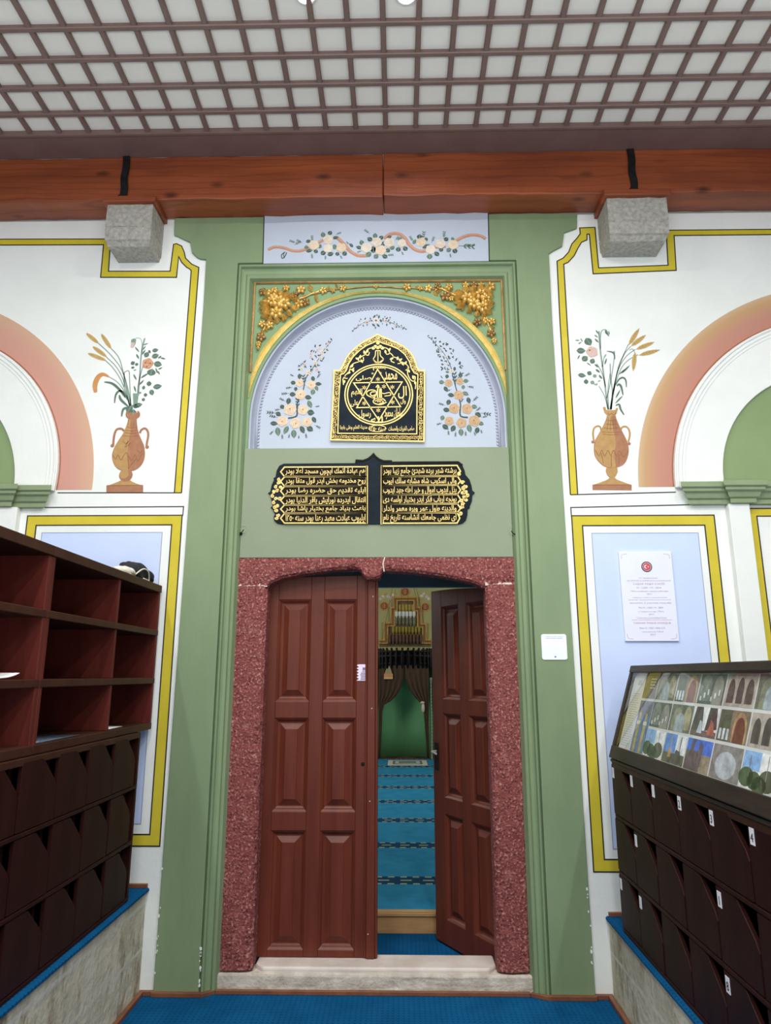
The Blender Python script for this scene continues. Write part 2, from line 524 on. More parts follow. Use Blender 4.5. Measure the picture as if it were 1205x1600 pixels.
# ------------------------------------------------------------------ lettering
AR = {}
for ch, base, n in [('ا', 0xFE8D, 2), ('ب', 0xFE8F, 4), ('ة', 0xFE93, 2), ('ت', 0xFE95, 4), ('ث', 0xFE99, 4), ('ج', 0xFE9D, 4),
                    ('ح', 0xFEA1, 4), ('خ', 0xFEA5, 4), ('د', 0xFEA9, 2), ('ذ', 0xFEAB, 2), ('ر', 0xFEAD, 2), ('ز', 0xFEAF, 2),
                    ('س', 0xFEB1, 4), ('ش', 0xFEB5, 4), ('ص', 0xFEB9, 4), ('ض', 0xFEBD, 4), ('ط', 0xFEC1, 4), ('ظ', 0xFEC5, 4),
                    ('ع', 0xFEC9, 4), ('غ', 0xFECD, 4), ('ف', 0xFED1, 4), ('ق', 0xFED5, 4), ('ك', 0xFED9, 4), ('ل', 0xFEDD, 4),
                    ('م', 0xFEE1, 4), ('ن', 0xFEE5, 4), ('ه', 0xFEE9, 4), ('و', 0xFEED, 2), ('ى', 0xFEEF, 2), ('ي', 0xFEF1, 4),
                    ('ئ', 0xFE89, 4), ('پ', 0xFB56, 4), ('چ', 0xFB7A, 4)]:
    AR[ch] = (base, n)


def shape_arabic(t):
    out = []
    for word in t.split(' '):
        w = word.replace('ی', 'ي')
        r = ''
        i = 0
        prev = False
        while i < len(w):
            c = w[i]
            if c == 'ل' and i + 1 < len(w) and w[i + 1] == 'ا':
                r += chr(0xFEFC if prev else 0xFEFB); prev = False; i += 2; continue
            if c not in AR:
                r += c; prev = False; i += 1; continue
            b, n = AR[c]
            nxt = i + 1 < len(w) and w[i + 1] in AR and n == 4
            k = (3 if nxt else 1) if prev else (2 if nxt else 0)
            r += chr(b + k)
            prev = nxt; i += 1
        if any('\u0660' <= c <= '\u0669' for c in r): out.append(r)
        else: out.append(r[::-1])
    return ' '.join(out[::-1])


def text_geo(t, bold=0.0):
    cu = bpy.data.curves.new('lettering', 'FONT'); cu.body = t; cu.size = 1; cu.offset = bold
    cu.resolution_u = 3
    cu.extrude = .05
    o = bpy.data.objects.new('lettering', cu); COL.objects.link(o)
    dg = bpy.context.evaluated_depsgraph_get()
    me = o.evaluated_get(dg).to_mesh()
    vs = [tuple(v.co) for v in me.vertices]; fs = [list(p.vertices) for p in me.polygons]
    o.evaluated_get(dg).to_mesh_clear()
    bpy.data.objects.remove(o); bpy.data.curves.remove(cu)
    return vs, fs


def put_text(mb, t, x0, x1, z0, z1, y0, y1, material, bold=0.0, keep=False, align='C', shear=0.0, top=None):
    vs, fs = text_geo(t, bold)
    if not vs: return
    xs = [v[0] for v in vs]; ys = [v[1] for v in vs]; zs = [v[2] for v in vs]
    a, b, c, d = min(xs), max(xs), min(ys), max(ys)
    sx, sz = (x1 - x0) / (b - a), (z1 - z0) / (d - c)
    xo = x0
    if keep:
        k = min(sx, sz)
        xo = x0 + ((x1 - x0) - k * (b - a)) / 2
        z0 = z0 + ((z1 - z0) - k * (d - c)) / 2
        sx = sz = k
    zl, zh = min(zs), max(zs)
    out = []
    for x, y, z in vs:
        f = (z - zl) / (zh - zl) if zh > zl else 0
        X = xo + (x - a) * sx + shear * (y - c) * sz; Z = z0 + (y - c) * sz
        out.append((X, y1 + (y0 - y1) * f, Z))
    mb.add(out, fs, material)


def arc(cx, cz, rx, rz, a0, a1, n):
    return [(cx + rx * math.cos(math.radians(a0 + (a1 - a0) * i / n)), cz + rz * math.sin(math.radians(a0 + (a1 - a0) * i / n))) for i in range(n + 1)]


def smoothpath(pts, n=6):
    """Catmull-Rom through 2-D/3-D points"""
    P = [Vector(p) for p in pts]
    out = []
    for i in range(len(P) - 1):
        p0, p1, p2, p3 = P[max(i - 1, 0)], P[i], P[i + 1], P[min(i + 2, len(P) - 1)]
        for k in range(n):
            t = k / n
            out.append(.5 * ((2 * p1) + (p2 - p0) * t + (2 * p0 - 5 * p1 + 4 * p2 - p3) * t * t + (3 * p1 - p0 - 3 * p2 + p3) * t ** 3))
    out.append(P[-1])
    return [tuple(p) for p in out]
# ------------------------------------------------------------------ room shell
PY_ = -.015          # face of the green portal
m = MB(); m.box(-7, 7, -7.5, .86, -.12, 0, carpet); struct(m.build('floor'), 'blue carpeted floor with small dark dots before the doorway', 'floor')
m = MB(); m.box(-5.2, 5.2, .9, 9.6, -.12, .10, skirt_m); struct(m.build('floor'), 'raised floor of the prayer hall', 'floor')

# left white wall
gl = WL([(240, 1557), (297, 770), (319, 479), (323, 407), (314, 406), (308, 403), (301, 396), (298, 380), (279, 371), (273, 369), (273.8, 342)])
gl[0] = (gl[0][0], 0.0)
gl[-1] = (gl[-1][0], 4.39)
m = MB(); m.prism([(-6, 0)] + gl + [(-6, 4.39)], 0, .86, white)
struct(m.build('wall_left', bevel=.004), 'white plaster wall left of the green portal', 'wall')
gr = WL([(930, 1562), (862, 499), (857, 398), (863, 394), (878, 386), (881, 365), (901, 358), (901.5, 335)])
gr[0] = (gr[0][0], 0.0); gr[-1] = (gr[-1][0], 4.39)
m = MB(); m.prism([(6, 0), (6, 4.39)] + gr[::-1], 0, .86, white)
struct(m.build('wall_right', bevel=.004), 'white plaster wall right of the green portal', 'wall')
# green portal front (follows the edges of the white plaster, proud by 1.5 cm)
FL, FR, FT = -1.000, .735, 4.06      # outer line of the moulding
m = MB()
outer = [(x, z) for x, z in gl] + [(x, z) for x, z in gr[::-1]]
inner = [(FR + .003, 0.0), (FR + .003, FT + .003), (FL - .003, FT + .003), (FL - .003, 0.0)]
m.prism(outer + inner, PY_, .10, green)
struct(m.build('wall_portal', bevel=.004), 'green painted portal surround with flat pilasters', 'wall')
# masonry behind the portal
m = MB()
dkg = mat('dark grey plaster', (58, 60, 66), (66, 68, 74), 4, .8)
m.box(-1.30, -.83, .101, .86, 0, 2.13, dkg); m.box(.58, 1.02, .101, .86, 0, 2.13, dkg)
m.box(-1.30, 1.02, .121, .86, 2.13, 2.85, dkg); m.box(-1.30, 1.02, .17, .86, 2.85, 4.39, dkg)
struct(m.build('wall_core'), 'thick masonry around the doorway passage', 'wall')

# moulding of the portal
prof = [(-.003, .002), (.002, .002), (.006, -.014), (.012, -.018), (.018, -.015), (.023, .002), (.032, .010), (.048, .012), (.056, .003), (.064, .001), (.072, .006), (.077, .020),
        (.083, .036), (.087, .046), (.087, .1), (-.003, .1)]
m = MB()
vs = []
for o, y in prof:
    vs += [(FL + o, y, 0.0), (FL + o, y, FT - o * 1.3), (FR - o, y, FT - o * 1.3), (FR - o, y, 0.0)]
n = len(prof); fs = []
for i in range(n):
    j = (i + 1) % n
    for k in range(3):
        fs.append((4 * i + k, 4 * j + k, 4 * j + k + 1, 4 * i + k + 1))
fs.append([4 * i for i in range(n)]); fs.append([4 * i + 3 for i in range(n)][::-1])
m.add(vs, fs, green)
struct(m.build('trim_1', bevel=.002, seg=1), 'green stepped moulding framing the portal', 'moulding')

# grey-green panel over the door
SY = .04             # spandrel / panel plane
m = MB(); m.box(FL + .085, FR - .085, SY - .008, .12, 2.20, 2.858, green_g)
struct(m.build('wall_panel', bevel=.004), 'grey green plaster panel above the red stone lintel', 'wall')

# spandrel with the arched opening of the lunette
AC, AZ, AA, AB = -.127, 3.05, .772, .805
a_pts = [(AC + AA, 2.858)] + arc(AC, AZ, AA, AB, 0, 180, 64) + [(AC - AA, 2.858)]
m = MB()
m.prism([(FR - .085, 2.858), (FR - .085, FT - .10), (FL + .085, FT - .10), (FL + .085, 2.858)] + a_pts[::-1], SY, .12, green_d)
struct(m.build('wall_spandrel', bevel=.003), 'green spandrel wall around the lunette arch', 'wall')
# lunette: cove ring + back
m = MB(); rings = [(0.0, SY + .012), (.012, SY + .012), (.016, .085), (.03, .105), (.045, .11)]
path = lambda d: [(AC + AA - d, 2.858)] + arc(AC, AZ, AA - d, AB - d, 0, 180, 64) + [(AC - AA + d, 2.858)]
vs = []; rows = []
for d, y in rings:
    p = path(d); rows.append(len(vs)); vs += [(x, y, z) for x, z in p]
k = len(path(0)); fs = []
for i in range(len(rings) - 1):
    for j in range(k - 1):
        fs.append((rows[i] + j, rows[i] + j + 1, rows[i + 1] + j + 1, rows[i + 1] + j))
m.add(vs, fs, lav_d)
ring_o = m.build('trim_2', smooth=True, autos=50); struct(ring_o, 'lavender cove moulding round the lunette', 'moulding')
m = MB(); m.prism(path(.0), .11, .165, lav); struct(m.build('wall_lunette'), 'lavender plaster lunette under the arch', 'wall')
# scalloped edge of the lunette
m = MB(); sc = path(.047)
tot = []; acc = 0
for i in range(len(sc) - 1):
    acc += math.dist(sc[i], sc[i + 1])
step = .0205; t = 0; i = 0; pos = 0
P = []
d_acc = 0
for i in range(len(sc) - 1):
    L_ = math.dist(sc[i], sc[i + 1])
    while t <= d_acc + L_:
        f = (t - d_acc) / L_
        P.append((sc[i][0] + (sc[i + 1][0] - sc[i][0]) * f, sc[i][1] + (sc[i + 1][1] - sc[i][1]) * f)); t += step
    d_acc += L_
for x, z in P: m.blob((x, .108, z), .0095, .006, .0095, lav_d, nu=6, nv=5)
for i in range(len(sc) - 1): pass
m.strip(path(.036), .016, .100, .112, lav_d)
struct(m.build('trim_3', smooth=True), 'scalloped bead border inside the lunette', 'moulding')

# frieze panel above the portal
fz = WL([(413, 335), (763, 332), (764.5, 408), (411, 412)], PY_)
m = MB(); m.prism(fz, PY_ - .002, PY_ + .01, lav)
m.strip([fz[0], fz[3]], .006, PY_ - .003, PY_, line_b); m.strip([fz[1], fz[2]], .006, PY_ - .003, PY_, line_b)
struct(m.build('trim_4'), 'lavender painted frieze panel under the beam', 'painted panel')

# ------------------------------------------------------------------ painted bands on the white walls
TR = [5]


def band(A, B, label, Y=0.0, clos=False):
    A, B = WL(A, Y), WL(B, Y)
    mm = MB(); mm.prism(A + B[::-1], Y - .0012, Y + .002, yellow)
    mm.strip(A, .0065, Y - .0022, Y, line_b); mm.strip(B, .0065, Y - .0022, Y, line_b)
    o = mm.build('trim_%d' % TR[0]); TR[0] += 1
    return struct(o, label, 'painted band')


def frame(pts, wd, label, Y=0.0, open_=False):
    """rectangular painted frame: outer (x0,x1,z0,z1)"""
    x0, x1, z0, z1 = pts
    mm = MB()
    o = [(x0, z0), (x1, z0), (x1, z1), (x0, z1)]
    i = [(x0 + wd, z0 + wd), (x1 - wd, z0 + wd), (x1 - wd, z1 - wd), (x0 + wd, z1 - wd)]
    for a in range(4):
        b = (a + 1) % 4
        mm.prism([o[a], o[b], i[b], i[a]], Y - .0012, Y + .002, yellow)
    mm.strip(o, .0065, Y - .0022, Y, line_b, closed=True); mm.strip(i, .0065, Y - .0022, Y, line_b, closed=True)
    ob = mm.build('trim_%d' % TR[0]); TR[0] += 1
    return struct(ob, label, 'painted band')


def bluepanel(x0, x1, z0, z1, label):
    mm = MB(); mm.prism([(x0, z0), (x1, z0), (x1, z1), (x0, z1)], -.001, .002, blue_p)
    mm.strip([(x0, z0), (x1, z0), (x1, z1), (x0, z1)], .004, -.002, 0, line_g, closed=True)
    ob = mm.build('trim_%d' % TR[0]); TR[0] += 1
    return struct(ob, label, 'painted panel')


band([(-260, 374.5), (173, 373.6), (169.7, 424), (266, 424), (271.4, 382), (276, 381), (284, 384.6), (288, 394), (290, 403.5), (299.8, 413), (310.8, 418), (283.7, 770)],
     [(-260, 384), (162, 382.6), (157.4, 433.5), (276, 433.5), (279.3, 401), (281, 404), (284, 410), (292, 418), (296, 420), (299, 423), (272.7, 770)],
     'yellow painted border stepping round the left corbel')
band([(1500, 356), (1041, 360), (1044, 414.6), (935.5, 418.8), (929.7, 355.4), (905.9, 356.4), (906.8, 365.4), (902, 372), (893.5, 381.6), (888.7, 394), (880, 403.5), (870.5, 408.3), (875, 500), (891.4, 773)],
     [(1500, 364), (1053.4, 368.2), (1056.7, 422.6), (926.9, 428), (921, 366), (917.3, 366), (917.3, 375), (908.7, 378.7), (903, 388.3), (897.3, 399.7), (887.7, 410.2), (881, 413), (886, 500), (902.8, 773)],
     'yellow painted border stepping round the right corbel')
frame((-2.150, -1.250, .682, 2.445), .056, 'yellow painted frame on the left dado')
frame((.985, 1.790, .571, 2.432), .058, 'yellow painted frame on the right dado')
frame((1.985, 3.2, .571, 2.470), .045, 'yellow painted frame at the right edge beyond the pilaster')
frame((-3.6, -2.32, .682, 2.470), .045, 'yellow painted frame at the far left beyond the pilaster')
bluepanel(-2.055, -1.358, .79, 2.345, 'pale blue painted dado panel behind the left shelves')
bluepanel(1.092, 1.690, .68, 2.330, 'pale blue painted dado panel behind the right display case')
# thin lines above the dado
m = MB()
m.strip(WL([(90, 770), (284, 770)]), .0055, -.002, .002, line_b)
m.strip(WL([(70, 793), (287, 791.5), (285.6, 806)]), .0055, -.002, .002, line_b)
struct(m.build('trim_%d' % TR[0]), 'thin black painted lines above the left dado', 'painted line'); TR[0] += 1
m = MB()
m.strip(WL([(891.4, 773), (1056, 769)]), .0055, -.002, .002, line_b)
m.strip(WL([(893, 807), (892, 793), (1085, 788.5)]), .0055, -.002, .002, line_b)
struct(m.build('trim_%d' % TR[0]), 'thin black painted lines above the right dado', 'painted line'); TR[0] += 1


# ------------------------------------------------------------------ side arches
def side_arch(side):
    if side < 0:
        o, i, g = (-2.996, 2.646, 1.207), (-2.903, 2.701, .911), (-2.951, 2.616, .708)
        stops = [(0, (186, 128, 116)), (.15, (198, 142, 128)), (.5, (204, 154, 138)), (.8, (208, 170, 142)), (.95, (216, 196, 178)), (1, (214, 204, 192))]
    else:
        o, i, g = (2.647, 2.600, 1.268), (2.61, 2.623, 1.032), (2.50, 2.645, .640)
        stops = [(0, (166, 112, 98)), (.12, (184, 128, 110)), (.45, (192, 138, 120)), (.72, (194, 156, 112)), (.9, (206, 178, 146)), (1, (216, 204, 190))]
    zb = 2.60
    nm = 'left' if side < 0 else 'right'

    def half(c, base):
        a0 = -math.degrees(math.asin(min(.5, (c[1] - base) / c[2])))
        return arc(c[0], c[1], c[2], c[2], a0, 180 - a0, 72)
    pm = pink_mat('pink arch paint ' + nm, (o[0] + i[0]) / 2, (o[1] + i[1]) / 2, (i[2]) - .03, o[2] + .02, stops)
    mm = MB(); mm.prism(half(o, zb) + half(i, zb)[::-1], -.0015, .002, pm)
    mm.strip(half(i, zb), .008, -.0022, 0, heart)
    t = mm.build('trim_%d' % TR[0]); TR[0] += 1; struct(t, 'pink painted arch band, %s side' % nm, 'painted band')
    mm = MB()
    ii = (i[0], i[1], i[2] - .006)
    mm.prism(half(ii, 2.59) + half(g, 2.59)[::-1], -.022, .002, white)
    for d, w_, y in ((.012, .012, -.032), (.036, .010, -.028), (.056, .006, -.026)):
        mm.strip(half((ii[0], ii[1], ii[2] - d), 2.59), w_, y, -.02, white)
    t = mm.build('trim_%d' % TR[0], bevel=.003, seg=1); TR[0] += 1; struct(t, 'white moulded archivolt, %s side' % nm, 'moulding')
    mm = MB(); mm.prism(half(g, 2.59), -.004, .002, green_t)
    t = mm.build('trim_%d' % TR[0]); TR[0] += 1; struct(t, 'green painted tympanum inside the %s arch' % nm, 'painted panel')
    # impost cornice, breaking forward over the pilaster
    pr = [(.0, 2.608), (-.085, 2.608), (-.085, 2.578), (-.072, 2.572), (-.072, 2.556), (-.056, 2.548), (-.046, 2.520), (-.034, 2.514), (-.034, 2.488), (0, 2.488)]
    mm = MB()
    for x_end, x_far, fwd in (((-1.985, -5.5, 0), (-2.165, -2.42, .03)) if side < 0 else ((1.585, 5.5, 0), (1.81, 2.06, .03))):
        vs = []
        for y, z in pr:
            yy = y - fwd if y < 0 else 0
            k = .085 + y
            vs.append((x_end + side * k, yy, z))
        for y, z in pr:
            yy = y - fwd if y < 0 else 0
            k = .085 + y
            vs.append((x_far - (side * k if fwd else 0), yy, z))
        n = len(pr)
        mm.add(vs, [list(range(n)), list(range(2 * n - 1, n - 1, -1))] + [(a, n + a, n + (a + 1) % n, (a + 1) % n) for a in range(n)], green_i)
    t = mm.build('trim_%d' % TR[0], bevel=.002, seg=1); TR[0] += 1
    struct(t, 'green impost cornice under the %s arch' % nm, 'cornice')
    mm = MB()
    if side < 0: mm.box(-2.31, -2.192, -.045, .002, .46, 2.488, white)
    else: mm.box(1.858, 1.975, -.045, .002, .35, 2.488, white)
    t = mm.build('trim_%d' % TR[0], bevel=.004); TR[0] += 1
    struct(t, 'narrow white pilaster below the %s cornice' % nm, 'pilaster')


side_arch(-1); side_arch(1)

# ------------------------------------------------------------------ ceiling
CZ = 4.70
m = MB(); m.box(-6, 6, -7.2, -.20, CZ + .022, CZ + .06, board_m)
ceil = struct(m.build('ceiling'), 'grey white boarded ceiling with a square lattice of brown battens', 'ceiling')
BX = -.068; SP = .1775


def batten(x0, x1, y0, y1, z0, z1):
    b = MB(); b.box(x0, x1, y0, y1, z0, z1, brown_m)
    o = b.build('batten', ceil, bevel=.004, seg=1); return o


k = 0
for i in range(-27, 28):
    x = BX + SP * i
    batten(x - .014, x + .014, -4.6, -.36, CZ, CZ + .024)
for j in range(0, 24):
    y = -.53 - .1815 * j
    batten(-6, 6, y - .014, y + .014, CZ - .004, CZ + .024)
m = MB(); m.box(-6, 6, -.385, -.18, CZ - .0005, CZ + .05, brown_m)
m.box(-6, 6, -.392, -.372, CZ - .012, CZ + .03, brown_m)
struct(m.build('trim_%d' % TR[0], bevel=.003), 'dark brown border board between ceiling and beam', 'trim'); TR[0] += 1

# ------------------------------------------------------------------ skirting strips
def skirt(name, boxes, label):
    mm = MB()
    for b in boxes: mm.box(*b, skirt_m)
    return struct(mm.build(name, bevel=.003), label, 'skirting')


skirt('baseboard_left', [(-1.30, -1.225, -.022, -.001, 0, .022), (-1.235, -.985, -.036, PY_, 0, .022), (-1.299, -1.277, -4.5, -.0225, 0, .022)],
      'thin brown skirting strip on the floor at the left platform and pilaster')
skirt('baseboard_right', [(.952, 1.04, -.022, -.001, 0, .022), (.72, .958, -.036, PY_, 0, .022), (1.013, 1.035, -4.5, -.0225, 0, .022)],
      'thin brown skirting strip on the floor at the right platform and pilaster')
m = MB()
for (xa, ya, xb, yb) in ((-.985, -.036, -.925, .004), (-.925, .004, .64, .004), (.64, .004, .72, -.036)):
    d = Vector((xb - xa, yb - ya)); n_ = Vector((-d.y, d.x)).normalized() * .018
    vs = []
    for z in (0, .02): vs += [(xa, ya, z), (xb, yb, z), (xb + n_.x, yb + n_.y, z), (xa + n_.x, ya + n_.y, z)]
    m.add(vs, [(0, 1, 2, 3), (7, 6, 5, 4), (0, 4, 5, 1), (1, 5, 6, 2), (2, 6, 7, 3), (3, 7, 4, 0)], skirt_m)
struct(m.build('baseboard_front', bevel=.003), 'thin brown strip along the carpet at the foot of the door sill', 'skirting')

# ------------------------------------------------------------------ stone platforms with carpets
def platform(side, xe, zt, label, clabel):
    mm = MB()
    x0, x1 = (-5.5, xe) if side < 0 else (xe, 5.5)
    mm.box(x0, x1, -6.5, -.001, 0, zt, block)
    o = mm.build('stone_platform', bevel=.012, seg=3)
    tag(o, label, 'platform')
    mm = MB()
    if side < 0: pr = [(x0, zt), (xe + .006, zt), (xe + .012, zt + .004), (xe + .012, zt + .012), (xe + .004, zt + .018), (x0, zt + .018)]
    else: pr = [(x1, zt), (xe - .006, zt), (xe - .012, zt + .004), (xe - .012, zt + .012), (xe - .004, zt + .018), (x1, zt + .018)]
    mm.prism(pr, -6.5, -.002, carpet)
    c = mm.build('carpet_runner'); tag(c, clabel, 'carpet')
    return zt + .018


ZL = platform(-1, -1.300, .468, 'pale block stone platform under the left shoe shelves', 'blue carpet covering the left stone platform')
ZR = platform(1, 1.042, .350, 'pale block stone platform under the right shoe rack', 'blue carpet covering the right stone platform')
m = MB(); m.box(-1.60, -1.296, -.018, -.0005, ZL, ZL + .02, skirt_m); struct(m.build('baseboard_left_platform', bevel=.003), 'brown strip at the wall on the left platform', 'skirting')
m = MB(); m.box(1.044, 1.40, -.018, -.0005, ZR, ZR + .02, skirt_m); struct(m.build('baseboard_right_platform', bevel=.003), 'brown strip at the wall on the right platform', 'skirting')

# ------------------------------------------------------------------ beams, straps, corbels
def beam(x0, x1, z0, z1, y0, label):
    mm = MB()
    n = 60 if x1 - x0 > 3 else 40
    vs, fs = [], []
    rnd = random.Random(int(x0 * 100))
    for i in range(n + 1):
        x = x0 + (x1 - x0) * i / n
        a, b, c = (rnd.uniform(-.004, .004) for _ in range(3))
        vs += [(x, y0 + a, z0 + b), (x, -.001, z0 + b), (x, -.001, z1), (x, y0 + c, z1)]
    for i in range(n):
        for k in range(4):
            fs.append((4 * i + k, 4 * i + (k + 1) % 4, 4 * i + 4 + (k + 1) % 4, 4 * i + 4 + k))
    fs += [(3, 2, 1, 0), (4 * n, 4 * n + 1, 4 * n + 2, 4 * n + 3)]
    mm.add(vs, fs, pine)
    o = mm.build('timber_beam', bevel=.008, smooth=False)
    return tag(o, label, 'beam')


beam(-5.6, -.0885, 4.392, 4.699, -.188, 'left varnished timber wall beam, from the centre joint to the left edge')
beam(-.0855, 5.6, 4.396, 4.699, -.192, 'right varnished timber wall beam, from the centre joint to the right edge')
for side, xs in ((-1, -1.688), (1, 1.432)):
    mm = MB()
    mm.strip(smoothpath([(xs, 4.394), (xs + .006, 4.46), (xs - .002, 4.54), (xs + .004, 4.62), (xs, 4.697)], 4), .042, -.206, -.196, iron)
    pts = [(xs - .022, 4.42), (xs + .022, 4.42), (xs + .035, 4.40), (xs - .045, 4.40)]
    mm.prism(pts, -.207, -.197, iron)
    tag(mm.build('iron_strap', bevel=.002, seg=1), 'black iron strap across the beam above the %s stone corbel' % ('left' if side < 0 else 'right'), 'strap')


def corbel(side, x0, x1, xl0, xl1):
    root = thing('stone_corbel', 'grey granite corbel under the beam, %s of the portal' % ('left' if side < 0 else 'right'), 'corbel', ((x0 + x1) / 2, 0, 4.08))
    mm = MB()
    lv = [(4.350, 0, .205), (4.20, 0, .207), (4.196, .004, .200), (4.190, .004, .200), (4.186, 0, .206), (4.112, .002, .200), (4.106, .008, .188), (4.080, .012, .170)]
    vs, fs = [], []
    N_ = 10
    rnd = random.Random(3 + side)
    for z, ins, y in lv:
        for i in range(N_ + 1):
            x = x0 + ins + (x1 - x0 - 2 * ins) * i / N_
            vs.append((x, -y + rnd.uniform(-.003, .003), z + rnd.uniform(-.002, .002)))
        vs.append((x1 - ins, 0.0, z)); vs.append((x0 + ins, 0.0, z))
    w = N_ + 3
    for j in range(len(lv) - 1):
        for i in range(w):
            fs.append((j * w + i, j * w + (i + 1) % w, (j + 1) * w + (i + 1) % w, (j + 1) * w + i))
    fs.append(list(range(w))); fs.append([(len(lv) - 1) * w + i for i in range(w)][::-1])
    mm.add(vs, fs, granite)
    mm.build('bracket_stone', root, bevel=.006)
    mm = MB(); mm.box(x0 - .02, x1 + .02, -.232, -.001, 4.352, 4.392, pine)
    mm.build('cap_board', root, bevel=.004)['label'] = 'varnished wooden cap board'
    return root


corbel(-1, -1.775, -1.492, 0, 0)
corbel(1, 1.262, 1.62, 0, 0)

# ------------------------------------------------------------------ red stone door frame, sill
RY = .035


def rough(o, st=.012, lv=4, size=.05):
    md = o.modifiers.new('split', 'SUBSURF'); md.subdivision_type = 'SIMPLE'; md.levels = lv; md.render_levels = lv
    tx = bpy.data.textures.get('stone_noise') or bpy.data.textures.new('stone_noise', 'CLOUDS')
    tx.noise_scale = size; tx.noise_depth = 3
    md = o.modifiers.new('rough', 'DISPLACE'); md.texture = tx; md.strength = st; md.mid_level = .5; md.texture_coords = 'GLOBAL'


def gridprism(mm, L, R, y0, y1, material):
    """block between two side polylines L and R (x, z), subdivided rows, 3-wide rows with rounded arrises"""
    n = len(L); vs, fs = [], []
    cols = [(0, y1), (0, y0 + .022), (.015, y0 + .006), (.05, y0)]
    for (lx, lz), (rx, rz) in zip(L, R):
        w_ = rx - lx
        for dx, y in cols: vs.append((lx + dx, y, lz))
        for q in (.35, .65): vs.append((lx + w_ * q, y0, lz + (rz - lz) * q))
        for dx, y in cols[::-1]: vs.append((rx - dx, y, rz))
    c = 2 * len(cols) + 2
    for i in range(n - 1):
        for k in range(c):
            fs.append((i * c + k, i * c + (k + 1) % c, (i + 1) * c + (k + 1) % c, (i + 1) * c + k))
    fs.append(list(range(c))); fs.append([(n - 1) * c + k for k in range(c)][::-1])
    mm.add(vs, fs, material)


frame_root = thing('stone_door_frame', 'red speckled stone door frame with a shallow arched lintel', 'door frame', (-.13, RY, .096))
SIL = .096
for nm, L0, R0 in (('left', [(332, 1524), (350, 1195), (361, 1010), (366.5, 921)], [(390, 1500), (399, 1200), (411, 1010), (416, 922)]),
                   ('right', [(783, 1500), (772, 1200), (763, 1010), (757, 918)], [(832, 1522), (822, 1195), (812, 1010), (807, 919)])):
    L_ = WL(L0, RY); R_ = WL(R0, RY)
    if nm == 'left': lx = [-.948, -.946, -.938, -.935]; rx = [-.752, -.752, -.750, -.750]
    else: lx = [.487, .487, .488, .486]; rx = [.656, .660, .664, .667]
    zz = [SIL, .8, 1.4, 2.040 if nm == 'left' else 2.046]
    zs = [SIL + (zz[3] - SIL) * q / 24 for q in range(25)]

    def ip(xs, z):
        for a in range(3):
            if z <= zz[a + 1] + 1e-6:
                return xs[a] + (xs[a + 1] - xs[a]) * (z - zz[a]) / (zz[a + 1] - zz[a])
    mm = MB(); gridprism(mm, [(ip(lx, z), z) for z in zs], [(ip(rx, z), z) for z in zs], RY, .155, redstone)
    rough(mm.build('jamb', frame_root), .010, 2, .03)
# lintel: under-edge follows the photograph
und = WL([(366, 919), (417, 919), (421, 912), (440, 903), (480, 895), (520, 890), (555, 888.5), (563, 891), (567, 899), (572, 904), (585, 905), (594, 902), (597, 893),
          (601, 891), (640, 893.5), (680, 898), (712, 904), (742, 911), (752, 916), (756, 918), (807, 916)], RY)
topz = 2.243
mm = MB()
xs = sorted(set([und[0][0], und[-1][0]] + [und[0][0] + (und[-1][0] - und[0][0]) * i / 60 for i in range(61)] + [u[0] for u in und]))


def uz(x):
    for (ax, az), (bx, bz) in zip(und, und[1:]):
        if ax <= x <= bx: return az + (bz - az) * (x - ax) / (bx - ax)
    return und[-1][1]


vs, fs = [], []
cols = 9
for x in xs:
    z0_ = uz(x)
    tz = topz - (0.02 * max(0, (x - .62) / .05) if x > .62 else 0)
    ring = [(.155, z0_), (RY + .022, z0_), (RY + .006, z0_ + .015)] + [(RY, z0_ + (tz - z0_) * q) for q in (.3, .5, .7)] + [(RY + .004, tz - .01), (RY + .02, tz), (.155, tz)]
    vs += [(x, y, z) for y, z in ring]
for i in range(len(xs) - 1):
    for k in range(cols): fs.append((i * cols + k, i * cols + (k + 1) % cols, (i + 1) * cols + (k + 1) % cols, (i + 1) * cols + k))
fs.append(list(range(cols))); fs.append([(len(xs) - 1) * cols + k for k in range(cols)][::-1])
mm.add(vs, fs, redstone)
rough(mm.build('lintel', frame_root), .010, 2, .03)
# mortar in the joints
mm = MB(); mm.box(-.936, -.750, RY + .006, .14, 2.036, 2.056, cream_w); mm.box(.486, .662, RY + .006, .14, 2.040, 2.056, cream_w)
mm.strip([(-.085, 2.12), (-.092, 2.165), (-.082, 2.20), (-.088, 2.238)], .006, RY - .002, RY + .02, cream_w)
mm.build('mortar_joint', frame_root)['label'] = 'pale mortar joint'

sill = thing('door_sill', 'worn pale stone door sill under the red stone frame', 'door sill', (-.13, .03, 0))
mm = MB(); mm.box(-.955, .66, .025, .16, 0, .086, sill_m); o = mm.build('sill_block', sill, bevel=.01, seg=2); rough(o, .008, 4, .04)
mm = MB()
pts = [(-.745, .1), (-.70, .045), (.445, .045), (.485, .1), (.485, .225), (-.745, .225)]
vs = [(x, y, z) for z in (.07, .110) for x, y in pts]
mm.add(vs, [(5, 4, 3, 2, 1, 0), (6, 7, 8, 9, 10, 11)] + [(i, (i + 1) % 6, 6 + (i + 1) % 6, 6 + i) for i in range(6)], marble_m)
mm.build('threshold_slab', sill, bevel=.012, seg=3)['label'] = 'smooth pale marble threshold'

